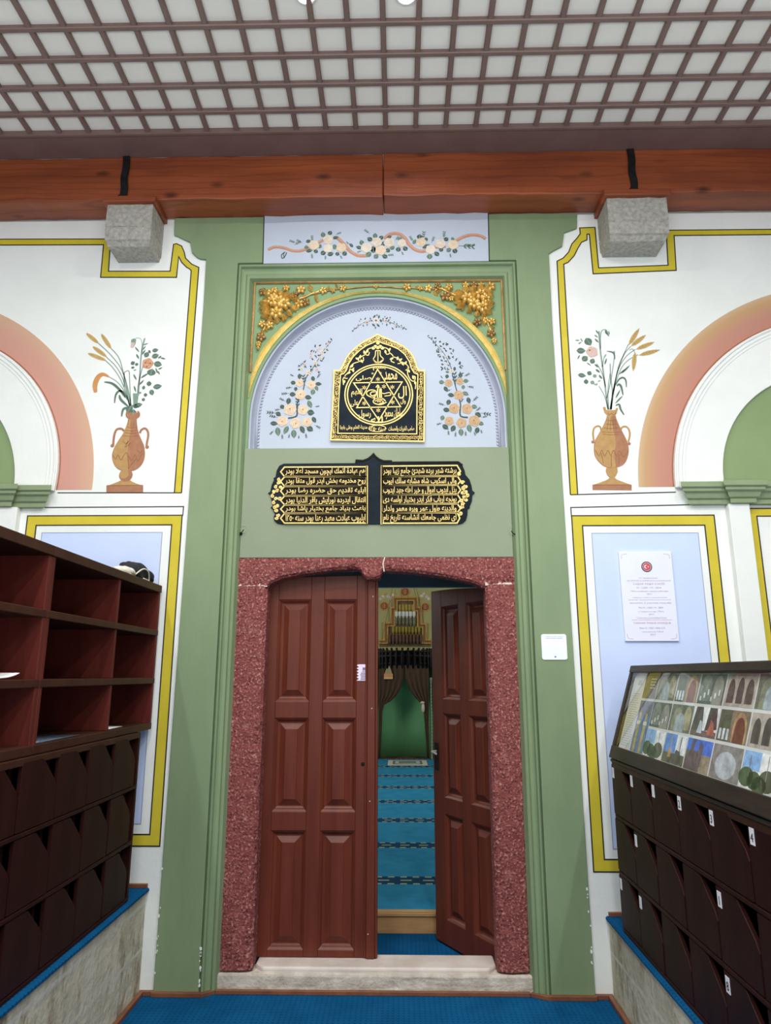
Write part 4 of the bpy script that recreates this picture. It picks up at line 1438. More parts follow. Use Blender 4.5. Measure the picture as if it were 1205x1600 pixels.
sh = 1.533
sheet('paper_sheet', 'white curled paper sheet on the middle shelf at the left edge', 'paper',
      smoothpath([(-1.86, sh + .002), (-1.65, sh + .002), (-1.48, sh + .004), (-1.41, sh + .010), (-1.365, sh + .020)], 5), (-1.50, -1.36), .0035, paper_m)
bz = 1.266 + .034
sheet('plastic_folder', 'dark grey plastic folder lying on the bottom shelf beside the divider', 'folder', [(-1.22, bz + .001), (-.86, bz + .001)], (-1.64, -1.345), .004, mat('grey folder', (70, 82, 98), (80, 92, 108), 10, .25))
sheet('paper_sheet', 'thin white paper on the bottom shelf of the end compartment', 'paper', [(-.575, bz + .001), (-.36, bz + .001)], (-1.60, -1.36), .003, paper_m)

# ------------------------------------------------------------------ glazed display case on the right rack
Y0, Y1 = -.212, -2.66
p0 = Vector((1.052, 0, 1.146)); p1 = Vector((1.196, 0, 1.592))
vv = (p1 - p0); VL = vv.length; vv.normalize()
nn = Vector((-vv.z, 0, vv.x))        # outward, towards the camera side


def case_box(mm, u0, u1, v0, v1, n0, n1, material):
    vs = []
    for u in (u0, u1):
        for v in (v0, v1):
            for q in (n0, n1):
                p = p0 + vv * v + nn * q
                vs.append((p.x, Y0 - u, p.z))
    mm.add(vs, [(0, 1, 3, 2), (4, 6, 7, 5), (0, 4, 5, 1), (2, 3, 7, 6), (0, 2, 6, 4), (1, 5, 7, 3)], material)


UL = Y0 - Y1
case = thing('display_case', 'black framed slanted glass display case of photographs on the right shoe rack', 'display case', (1.2, Y0, 1.130))
back = [(p0.x, p0.z), (p1.x, p1.z), (p1.x + .035, p1.z), (p1.x + .16, p0.z)]
mm = MB(); mm.prism([(a + .02 if i < 1 else a, b) for i, (a, b) in enumerate(back)][:0] + [(p0.x + .03, p0.z), (p1.x + .022, p1.z - .01), (p1.x + .05, p1.z - .01), (p1.x + .16, p0.z)], Y1, Y0 - .004, case_m)
mm.box(p0.x - .004, p0.x + .30, Y1, Y0, 1.1285, 1.143, case_m)
mm.build('case_body', case, bevel=.003)
for nm, b in (('bottom_rail', (0, UL, 0, .062, -.03, .012)), ('top_rail', (0, UL, VL - .036, VL, -.03, .012)), ('side_rail', (0, .034, .062, VL - .036, -.03, .010)), ('side_rail', (UL - .034, UL, .062, VL - .036, -.03, .010))):
    mm = MB(); case_box(mm, *b, case_m); mm.build(nm, case, bevel=.004)
mm = MB(); case_box(mm, .034, UL - .034, .062, VL - .036, .001, .004, glass); mm.build('glass_pane', case)['label'] = 'clear reflecting glass pane'
mm = MB(); case_box(mm, .034, UL - .034, .062, VL - .036, -.018, -.014, mat('pale poster', (206, 212, 210), (220, 226, 224), 8, .7))
poster = mm.build('poster', case); poster['label'] = 'printed sheet of text and photographs'
P_NAVY = [0]
pk = {}


def pm(c):
    if c not in pk: pk[c] = mat('print %d %d %d' % c, c, tuple(min(255, int(v * 1.25) + 6) for v in c), 30, .7)
    return pk[c]


def CP(u, v, q=-.0136):
    p = p0 + vv * v + nn * q
    return (p.x, Y0 - u, p.z)


def cpoly(mm, pts, c, q=-.0136):
    mm.add([CP(u, v, q) for u, v in pts], [list(range(len(pts)))], pm(c))


V0, V1 = .064, VL - .038
vh = (V1 - V0) / 3
# text column
mm = MB()
rr = random.Random(11)
for i in range(24):
    v = V1 - .10 - i * .011
    cpoly(mm, [(.055, v), (.055, v + .0035), (.055 + rr.uniform(.09, .13), v + .0035), (.055 + rr.uniform(.09, .13), v)], (150, 156, 150))
cpoly(mm, [(.11, V1 - .055), (.11, V1 - .03), (.16, V1 - .03), (.16, V1 - .055)], (150, 156, 156))
mm.build('text_column', poster)['label'] = 'pale column of small print'


def photo(u0, u1, v0, v1, kind):
    mm = MB(); w_, h_ = u1 - u0, v1 - v0
    P = lambda a, b: (u0 + w_ * a, v0 + h_ * b)
    R = lambda a0, b0, a1, b1, c, q=-.0133: cpoly(mm, [P(a0, b0), P(a1, b0), P(a1, b1), P(a0, b1)], c, q)
    A = lambda a0, a1, b0, b1, c, q=-.0130: cpoly(mm, [P(a0, b0), P(a1, b0)] + [P((a0 + a1) / 2 + (a1 - a0) / 2 * math.cos(PI * t / 10), b0 + (b1 - b0) * (.45 + .55 * math.sin(PI * t / 10))) for t in range(11)], c, q)
    if kind == 'olive':
        R(0, 0, 1, 1, (104, 100, 70)); cpoly(mm, [P(.3, 0), P(1, 0), P(1, 1), P(.75, 1)], (96, 98, 92), -.0131)
        for i in range(4): R(.45, .42 + i * .12, .85, .45 + i * .12, (176, 178, 168), -.0129)
    elif kind == 'minaret':
        R(0, 0, 1, 1, (84, 112, 150)); R(0, .7, 1, 1, (92, 104, 124), -.0132)
        for a in (.22, .70):
            R(a - .10, 0, a + .10, .55, (160, 144, 92), -.0131); R(a - .13, .53, a + .13, .60, (190, 186, 160), -.0129); R(a - .07, .60, a + .07, .76, (168, 150, 96), -.0130)
            cpoly(mm, [P(a - .08, .76), P(a + .08, .76), P(a, .95)], (110, 106, 92), -.0129)
    elif kind == 'dome':
        R(0, 0, 1, 1, (92, 98, 88)); A(.1, .55, 0, .9, (120, 124, 104), -.0132); A(.62, .95, .1, .95, (138, 136, 110), -.0131); A(.25, .7, -.0, .7, (140, 152, 158), -.0129)
    elif kind == 'portal':
        R(0, 0, .42, 1, (72, 84, 66)); R(.42, 0, 1, 1, (110, 100, 82)); A(.5, .95, 0, .95, (150, 126, 92), -.0131); A(.56, .9, 0, .8, (98, 56, 44), -.0129)
        for i in range(3): R(.06 + i * .13, .05, .14 + i * .13, .4, (176, 188, 192), -.0128)
    elif kind == 'hall':
        R(0, 0, 1, 1, (78, 86, 84)); A(.05, .5, .1, 1, (104, 112, 106), -.0132); A(.55, .95, .0, .95, (124, 124, 116), -.0131)
        for i in range(6): R(.1 + .14 * i, .1 + .1 * (i % 3), .16 + .14 * i, .25 + .12 * (i % 3), (176, 188, 190), -.0128)
    elif kind == 'arches':
        R(0, 0, 1, 1, (150, 146, 136)); A(.08, .32, .1, .85, (70, 66, 62)); A(.4, .62, .1, .9, (66, 62, 60)); A(.7, .94, .1, .85, (72, 68, 64))
    elif kind == 'street':
        R(0, 0, 1, 1, (196, 206, 212)); cpoly(mm, [P(0, .2), P(.45, .2), P(.36, 1), P(.08, 1)], (70, 66, 64), -.0131); cpoly(mm, [P(.55, .2), P(1, .3), P(.9, 1), P(.62, 1)], (66, 62, 60), -.0131)
        R(0, 0, 1, .2, (92, 84, 80), -.013); cpoly(mm, [P(.25, .1), P(.45, .1), P(.4, .5), P(.32, .55)], (160, 172, 184), -.0128); cpoly(mm, [P(.65, .08), P(.95, .08), P(.85, .5), P(.75, .6)], (150, 92, 74), -.0127)
    elif kind == 'tower':
        R(0, 0, 1, .35, (84, 84, 66)); R(0, .35, .55, 1, (84, 126, 186)); R(.55, .35, 1, 1, (196, 204, 208))
        R(.25, .2, .38, .5, (168, 134, 84), -.0129); R(.30, .5, .33, .95, (170, 150, 130), -.0129); R(.74, .1, .78, .95, (96, 96, 100), -.0129)
        cpoly(mm, [P(.5, .05), P(.9, .05), P(.8, .45), P(.6, .5)], (74, 70, 66), -.0128)
    elif kind == 'trees':
        R(0, 0, 1, 1, (196, 206, 210)); R(0, .5, .5, 1, (120, 160, 206), -.0132)
        for a, b, r_ in ((.15, .3, .22), (.38, .25, .2), (.75, .3, .24), (.55, .15, .2)):
            cpoly(mm, [P(a + r_ * math.cos(PI * t / 8), b + 1.2 * r_ * math.sin(PI * t / 8)) for t in range(16)], (64, 84, 58) if a < .7 else (72, 78, 60), -.0129)
        R(.2, .3, .22, .9, (110, 110, 106), -.0128); R(.7, .3, .72, .95, (120, 120, 118), -.0128)
    elif kind == 'ruin':
        R(0, 0, 1, .55, (128, 124, 104)); R(0, .55, 1, 1, (60, 106, 190)); R(.0, .0, .5, .62, (86, 84, 80), -.0131)
        cpoly(mm, [P(.1, 0), P(.24, 0), P(.34, 1), P(.22, 1)], (84, 82, 86), -.0128); cpoly(mm, [P(.5, 0), P(.62, 0), P(.66, .8), P(.56, .95), P(.5, .8)], (90, 88, 90), -.0128)
    elif kind == 'stone':
        R(0, 0, 1, 1, (120, 120, 118)); cpoly(mm, [P(.5 + .35 * math.cos(PI * t / 8), .42 + .4 * math.sin(PI * t / 8)) for t in range(16)], (158, 166, 172), -.0130)
    o = mm.build('photograph', poster)
    o['label'] = 'colour photograph of ' + {'olive': 'a lettered olive board', 'minaret': 'two minarets', 'dome': 'a domed interior', 'portal': 'an arched red door', 'hall': 'a lit prayer hall', 'arches': 'pointed stone arches', 'street': 'a street between dark walls', 'tower': 'towers under a blue sky', 'trees': 'trees and a minaret', 'ruin': 'a stone wall under blue sky', 'stone': 'a round carved stone'}[kind]
    return o


g = .006
u = .205
photo(u, u + .17, V0 + 2 * vh + g, V1, 'olive'); photo(u, u + .17, V0, V0 + 2 * vh - g, 'minaret')
u += .17 + g
grid = [('dome', 'hall', 'trees'), ('portal', 'dome', 'tower'), ('hall', 'street', 'ruin'), ('arches', 'portal', 'stone'), ('dome', 'arches', 'trees'), ('hall', 'tower', 'ruin'), ('portal', 'street', 'tower'), ('arches', 'hall', 'stone')]
for col in grid:
    w_ = .218
    for r_, kd in enumerate(col):
        photo(u, min(u + w_, UL - .036), V0 + (2 - r_) * vh + (g if r_ < 2 else 0), V0 + (3 - r_) * vh - (g if r_ else 0), kd)
    u += w_ + g * 1.6
# ------------------------------------------------------------------ painted ornament
def ell(c, l, w_, ang, n=12, pointed=True):
    out = []
    for i in range(n):
        t = 2 * PI * i / n
        x = math.cos(t) * l / 2
        y = math.sin(t) * w_ / 2 * ((1 - .35 * math.cos(t) ** 4) if pointed else 1)
        out.append((c[0] + x * math.cos(ang) - y * math.sin(ang), c[1] + x * math.sin(ang) + y * math.cos(ang)))
    return out


def pleaf(mm, c, l, w_, ang, y, material, vein=None):
    """painted leaf, pointed at both ends; c = centre"""
    pts = []
    for t, h in ((-.5, 0), (-.3, .75), (-.05, 1), (.2, .8), (.5, 0), (.2, -.8), (-.05, -1), (-.3, -.75)):
        x, z = t * l, h * w_ / 2
        pts.append((c[0] + x * math.cos(ang) - z * math.sin(ang), c[1] + x * math.sin(ang) + z * math.cos(ang)))
    mm.prism(pts, y - .0016, y - .0001, material)
    if vein:
        d = Vector((math.cos(ang), math.sin(ang))) * l * .42
        mm.strip([(c[0] - d.x, c[1] - d.y), (c[0] + d.x, c[1] + d.y)], w_ * .10, y - .002, y, vein)


def prose(mm, c, r, y, m1, m2, seed=0, heart_m=None):
    rnd = random.Random(seed); a0 = rnd.uniform(0, 6)
    pts = []
    for i in range(20):
        t = 2 * PI * i / 20; rr = r * (1 + .07 * math.sin(5 * t + a0))
        pts.append((c[0] + rr * math.cos(t), c[1] + rr * math.sin(t)))
    mm.prism(pts, y - .0022, y - .0001, m1)
    for q, (rad, st, sp_) in enumerate(((.78, 0, 130), (.72, 150, 110), (.74, 275, 70), (.5, 60, 150), (.46, 240, 120), (.25, 0, 250))):
        st += math.degrees(a0)
        mm.strip(arc(c[0], c[1], r * rad, r * rad, st, st + sp_, 8), r * .09, y - .0026, y - .001, m2, taper=lambda t: .35 + 1.2 * t * (1 - t) * 2)
    if heart_m: mm.disc((c[0] + r * .08 * math.cos(a0), c[1] + r * .08 * math.sin(a0)), r * .13, y - .003, y - .001, heart_m, 8)


def sprig(mm, base, ang, l, y, material, n=3, w_=.25):
    d = Vector((math.cos(ang), math.sin(ang)))
    mm.strip([base, (base[0] + d.x * l, base[1] + d.y * l)], l * .045, y - .0012, y - .0001, material)
    for i in range(n):
        t = .35 + .6 * i / max(1, n - 1)
        for s in (1, -1):
            a = ang + s * .7
            c = (base[0] + d.x * l * t + math.cos(a) * l * .16, base[1] + d.y * l * t + math.sin(a) * l * .16)
            pleaf(mm, c, l * .34, l * .34 * w_ * 1.4, a, y, material)


# ---- lunette garlands
LY = .11


def garland(name, side, label, roses, leaves, col1, col2):
    """px data in an enlarged crop; roses (x, y, r), leaves (x, y, len, wid, angle deg seen in the picture)"""
    root = None
    return root


def lunette_side(side):
    if side < 0:
        f = crop(410, 510, .1187, LY); k = .1187
        roses = [(365, 1095, 78), (535, 1100, 66), (265, 1250, 68), (440, 1275, 70), (590, 1260, 62), (505, 900, 68), (490, 745, 52), (645, 770, 56)]
        leaves = [(205, 1385, 120, 70, 80), (312, 1365, 120, 62, 115), (415, 1415, 115, 72, 85), (528, 1360, 110, 62, 65), (628, 1350, 95, 74, 35), (682, 1230, 90, 56, 60), (640, 1135, 92, 80, 10),
                  (625, 1025, 110, 62, 65), (155, 1278, 100, 58, 5), (212, 1155, 80, 60, 40), (262, 1060, 66, 56, 60), (345, 985, 92, 62, 100), (400, 895, 84, 62, 5), (605, 935, 90, 62, 12),
                  (408, 742, 70, 55, 10), (440, 825, 60, 44, 90), (490, 660, 80, 48, 90), (665, 865, 80, 62, 110), (715, 815, 80, 45, 65), (740, 758, 84, 50, 5), (668, 690, 76, 50, 75)]
        sprigs = [(470, 1090, 95, 130), (560, 780, 100, 130), (590, 660, 60, 100), (715, 690, 60, 70), (200, 1200, 165, 90), (300, 985, 150, 70), (240, 1090, 190, 60), (150, 1370, 230, 60), (260, 1410, 275, 60), (360, 1410, 260, 50),
                  (570, 1400, 280, 60), (690, 1300, 330, 70), (690, 1060, 10, 50), (395, 800, 190, 70), (350, 880, 185, 80), (420, 660, 150, 50), (180, 1140, 175, 100), (480, 1430, 270, 40)]
        top = [(610, 610, 40), (720, 570, 28), (520, 560, 26), (560, 500, 22), (700, 480, 30), (640, 400, 24), (760, 410, 24), (640, 360, 20), (790, 340, 32), (730, 310, 22), (760, 280, 20), (860, 230, 20), (840, 290, 16)]
        tips = [(915, 180), (880, 200), (850, 240), (690, 260), (640, 330), (700, 400), (650, 430), (560, 460), (490, 520), (520, 500), (640, 520), (570, 540), (700, 520), (745, 590), (800, 420), (770, 460), (830, 350), (690, 340), (740, 390), (860, 300), (490, 575), (735, 515), (770, 240)]
        c1, c2 = cream, peach
        stem = [(340, 1210), (450, 1180), (455, 1080), (465, 1000), (540, 830), (560, 720), (610, 620), (700, 500), (790, 340), (920, 180)]
        nm = 'left'
    else:
        f = crop(660, 510, .1187, LY)
        roses = [(420, 1080, 68), (590, 1085, 68), (355, 1245, 58), (515, 1270, 66), (685, 1245, 74), (478, 905, 62), (345, 745, 50), (495, 725, 48)]
        leaves = [(305, 1325, 95, 66, 40), (405, 1345, 95, 66, 120), (510, 1395, 100, 66, 85), (620, 1345, 110, 66, 75), (722, 1370, 90, 62, 105), (775, 1280, 70, 56, 20), (735, 1165, 90, 72, 35),
                  (685, 1058, 76, 60, 5), (610, 975, 90, 56, 75), (345, 1000, 80, 60, 115), (320, 1100, 90, 62, 10), (265, 1205, 70, 56, 110), (380, 905, 90, 56, 10), (570, 885, 90, 56, 25),
                  (255, 735, 74, 56, 5), (310, 825, 80, 52, 60), (325, 660, 58, 48, 100), (575, 718, 70, 56, 0), (500, 645, 70, 50, 80), (538, 800, 60, 46, 105), (330, 600, 50, 30, 10), (425, 560, 60, 34, 95)]
        sprigs = [(500, 1010, 60, 60), (440, 780, 95, 160), (470, 740, 70, 130), (300, 1040, 160, 70), (660, 990, 45, 80), (770, 1140, 350, 110), (780, 1200, 15, 60), (700, 1120, 40, 70), (590, 790, 350, 70), (550, 660, 30, 70),
                  (260, 1270, 200, 60), (340, 1360, 275, 60), (440, 1380, 265, 60), (570, 1370, 270, 60), (680, 1380, 285, 50), (380, 830, 200, 60), (770, 1350, 280, 50), (270, 690, 120, 40)]
        top = [(385, 590, 30), (330, 500, 14), (300, 400, 14), (250, 330, 14), (370, 340, 12)]
        tips = [(85, 140), (120, 160), (165, 160), (140, 205), (180, 210), (230, 210), (280, 225), (320, 220), (175, 260), (250, 270), (330, 250), (290, 300), (220, 300), (180, 320), (205, 340), (250, 340), (320, 320), (370, 300), (410, 320), (380, 345),
                (210, 380), (230, 410), (290, 410), (340, 400), (360, 420), (400, 410), (440, 440), (250, 440), (270, 490), (310, 450), (350, 500), (480, 490), (510, 480), (515, 515), (510, 550), (270, 570), (300, 550), (340, 560), (260, 545)]
        c1, c2 = peach, peach_d
        stem = [(600, 1200), (505, 1180), (500, 1080), (500, 1010), (440, 800), (400, 650), (370, 520), (280, 350), (130, 180)]
        nm = 'right'
    sc = W(0, 0, LY)
    unit = math.dist(f(0, 0), f(100, 0)) / 100
    root = thing('painted_garland', 'painted climbing rose garland in the lunette, %s of the arched plaque, %s' % (nm, 'cream roses' if side < 0 else 'ochre roses'), 'mural', (f(*roses[3][:2])[0], LY, 2.9))
    mm = MB()
    mm.strip(smoothpath([f(*p) for p in stem], 5), 14 * unit, LY - .001, LY - .0001, leafd, taper=lambda t: 1.6 - 1.3 * t)
    for x, y, a, l in sprigs: sprig(mm, f(x, y), math.radians(a), l * unit, LY, leafd)
    mm.build('stem', root)
    mm = MB()
    for x, y, l, w_, a in leaves: pleaf(mm, f(x, y), l * unit, w_ * unit, math.radians(-a), LY - .0004, leafd if (x + y) % 3 else leafm, leafm if (x + y) % 3 else leafl)
    rnd = random.Random(side + 5)
    for x, y in tips:
        for q in range(2): pleaf(mm, f(x + rnd.uniform(-14, 14), y + rnd.uniform(-14, 14)), 34 * unit, 13 * unit, rnd.uniform(0, 6), LY, leafd)
    mm.build('leaves', root)
    for i, (x, y, r_) in enumerate(roses):
        mm = MB(); prose(mm, f(x, y), r_ * unit, LY - .0006, c1, c2, i + 3, heart); mm.build('rose', root)
    mm = MB()
    for i, (x, y, r_) in enumerate(top):
        c = f(x, y)
        for q in range(5):
            an = 2 * PI * q / 5 + i
            mm.prism(ell((c[0] + .5 * r_ * unit * math.cos(an), c[1] + .5 * r_ * unit * math.sin(an)), r_ * unit, r_ * .6 * unit, an, 8), LY - .0018, LY - .0001, rose_p if i % 2 else cream)
    mm.build('small_blossoms', root)


lunette_side(-1); lunette_side(1)
# small spray over the plaque
f = crop(530, 480, .09959, LY); unit = math.dist(f(0, 0), f(100, 0)) / 100
root = thing('painted_spray', 'small painted flower spray above the point of the arched plaque', 'mural', (f(580, 220)[0], LY, f(580, 220)[1]))
mm = MB(); mm.strip(smoothpath([f(*p) for p in [(200, 380), (300, 300), (420, 230), (580, 210), (740, 220), (880, 270), (1060, 350)]], 5), 8 * unit, LY - .001, LY - .0001, leafd)
rnd = random.Random(2)
for x, y, s in [(215, 375, 1), (240, 330, .8), (270, 330, .9), (300, 280, .9), (340, 190, 1), (320, 220, .8), (380, 290, 1.1), (410, 180, 1.3), (440, 280, 1), (490, 180, 1.2), (510, 210, 1), (555, 145, 1.9), (625, 150, 1.9), (595, 125, 1.1), (655, 212, 1.8), (540, 280, 2), (612, 285, 2), (570, 320, 1.3),
                (690, 185, 1.2), (720, 150, .8), (748, 175, 1.4), (778, 205, 1.3), (748, 275, 1.4), (800, 165, 1), (800, 250, 1.2), (840, 335, 1.4), (865, 235, 1), (905, 260, 1), (900, 310, 1.2), (940, 310, 1), (975, 290, 1), (1000, 340, 1), (1020, 320, 1), (1050, 345, 1), (680, 260, .8)]:
    c = f(x, y); pleaf(mm, c, 34 * s * unit, 15 * s * unit, rnd.uniform(.6, 2.4), LY, leafd)
mm.build('leaves', root)
mm = MB()
for i, (x, y, r_) in enumerate([(580, 212, 52), (440, 240, 34), (360, 260, 24), (735, 215, 30), (880, 285, 22), (290, 310, 20), (960, 315, 18)]):
    c = f(x, y)
    for q in range(6):
        an = PI * q / 3
        mm.prism(ell((c[0] + .5 * r_ * unit * math.cos(an), c[1] + .5 * r_ * unit * math.sin(an)), r_ * unit, r_ * .6 * unit, an, 8), LY - .002, LY - .0001, rose_p if i % 2 else cream_w)
mm.build('small_blossoms', root)

# ---- ribbon garland on the frieze
FY = PY_ - .002
f = crop(400, 340, .15767, FY); f2 = crop(580, 340, .15767, FY); unit = math.dist(f(0, 0), f(100, 0)) / 100
root = thing('painted_ribbon_garland', 'painted garland of white roses on an orange ribbon across the frieze under the beam', 'mural', (-.13, FY, 4.2))
mm = MB()
for pts, w_ in (([f(*p) for p in [(120, 318), (190, 292), (280, 302), (370, 330), (450, 328), (520, 302), (600, 260), (690, 210)]], 30),
                ([f(*p) for p in [(800, 195), (870, 260), (930, 330), (1010, 375), (1110, 378)]], 34),
                ([f2(*p) for p in [(130, 210), (190, 165), (270, 160), (330, 200), (380, 270), (440, 320), (520, 335), (600, 300), (740, 285)]], 34),
                ([f2(*p) for p in [(840, 232), (920, 190), (1010, 172), (1090, 185), (1135, 212)]], 32)):
    sp = smoothpath(pts, 6)
    mm.strip(sp, w_ * unit, FY - .0012, FY - .0001, ribbon_m)
    mm.strip([(x, z + w_ * unit * .2) for x, z in sp], w_ * unit * .28, FY - .0016, FY, ribbon_l)
mm.build('ribbon', root)
mm = MB()
sp_l = [(f, 400, 250, 160, 60), (f, 460, 250, 150, 55), (f, 380, 270, 30, 60), (f, 560, 240, 95, 60), (f, 790, 170, 25, 50), (f, 930, 270, 135, 40), (f, 1130, 160, 140, 60), (f, 1050, 330, 200, 40), (f, 550, 350, 280, 50), (f, 690, 370, 270, 40), (f, 830, 370, 300, 40),
        (f2, 510, 220, 80, 80), (f2, 600, 250, 70, 60), (f2, 720, 210, 85, 70), (f2, 870, 280, 355, 130), (f2, 960, 290, 20, 60), (f2, 150, 375, 5, 60), (f2, 780, 350, 280, 40), (f2, 300, 330, 290, 40), (f2, 240, 230, 60, 50), (f2, 420, 240, 120, 60)]
for ff, x, y, a, l in sp_l: sprig(mm, ff(x, y), math.radians(a), l * unit, FY, leafm)
mm.strip(smoothpath([f(*p) for p in [(290, 340), (255, 370), (262, 405), (290, 380), (305, 345)]], 4), 9 * unit, FY - .001, FY - .0001, leafd)
mm.strip(smoothpath([f(*p) for p in [(280, 345), (275, 375), (285, 400)]], 4), 7 * unit, FY - .001, FY - .0001, leafd)
lv = [(f, 520, 235, 50, 36, 20), (f, 500, 295, 44, 40, 90), (f, 528, 330, 64, 36, 10), (f, 595, 335, 44, 44, 60), (f, 665, 170, 60, 48, 100), (f, 735, 152, 50, 46, 60), (f, 790, 200, 64, 34, 10), (f, 635, 285, 50, 36, 70), (f, 668, 350, 60, 50, 40), (f, 740, 362, 64, 46, 20),
      (f, 780, 290, 60, 46, 100), (f, 808, 360, 44, 42, 70), (f, 880, 357, 54, 48, 50), (f, 1048, 248, 60, 46, 110), (f, 1020, 297, 60, 38, 160), (f, 1128, 215, 60, 48, 140), (f, 1118, 365, 64, 56, 40), (f, 1165, 320, 70, 56, 90), (f, 945, 275, 54, 30, 130),
      (f2, 40, 180, 60, 46, 90), (f2, 100, 200, 54, 44, 50), (f2, 20, 310, 60, 56, 90), (f2, 50, 385, 56, 50, 40), (f2, 135, 385, 60, 46, 150), (f2, 165, 325, 50, 50, 60), (f2, 210, 300, 54, 44, 30), (f2, 270, 315, 54, 50, 80), (f2, 338, 308, 54, 50, 120), (f2, 285, 210, 50, 34, 30),
      (f2, 180, 195, 56, 32, 30), (f2, 480, 190, 56, 54, 80), (f2, 430, 240, 60, 32, 60), (f2, 545, 215, 44, 34, 120), (f2, 545, 285, 84, 36, 30), (f2, 580, 385, 60, 56, 90), (f2, 650, 360, 60, 46, 130), (f2, 695, 318, 50, 42, 40), (f2, 770, 322, 54, 44, 40), (f2, 830, 330, 56, 50, 110), (f2, 745, 215, 50, 46, 30), (f2, 808, 212, 44, 34, 110), (f2, 965, 275, 40, 26, 20), (f2, 120, 260, 60, 40, 70)]
for i, (ff, x, y, l, w_, a) in enumerate(lv): pleaf(mm, ff(x, y), l * unit, w_ * unit, math.radians(a), FY - .0004, [leafd, leafm, leafd][i % 3], leafl)
mm.build('leaves', root)
for i, (ff, x, y, r_) in enumerate([(f, 575, 275, 50), (f, 715, 220, 48), (f, 715, 305, 46), (f, 845, 300, 48), (f, 1095, 300, 52), (f2, 55, 245, 50), (f2, 95, 325, 52), (f2, 180, 250, 50), (f2, 305, 255, 42), (f2, 497, 245, 48), (f2, 590, 318, 48), (f2, 685, 260, 50), (f2, 812, 270, 50)]):
    mm = MB(); prose(mm, ff(x, y), r_ * unit, FY - .0008, cream_w if i % 3 else cream, peach if i % 2 else cream, i + 30); mm.build('rose', root)

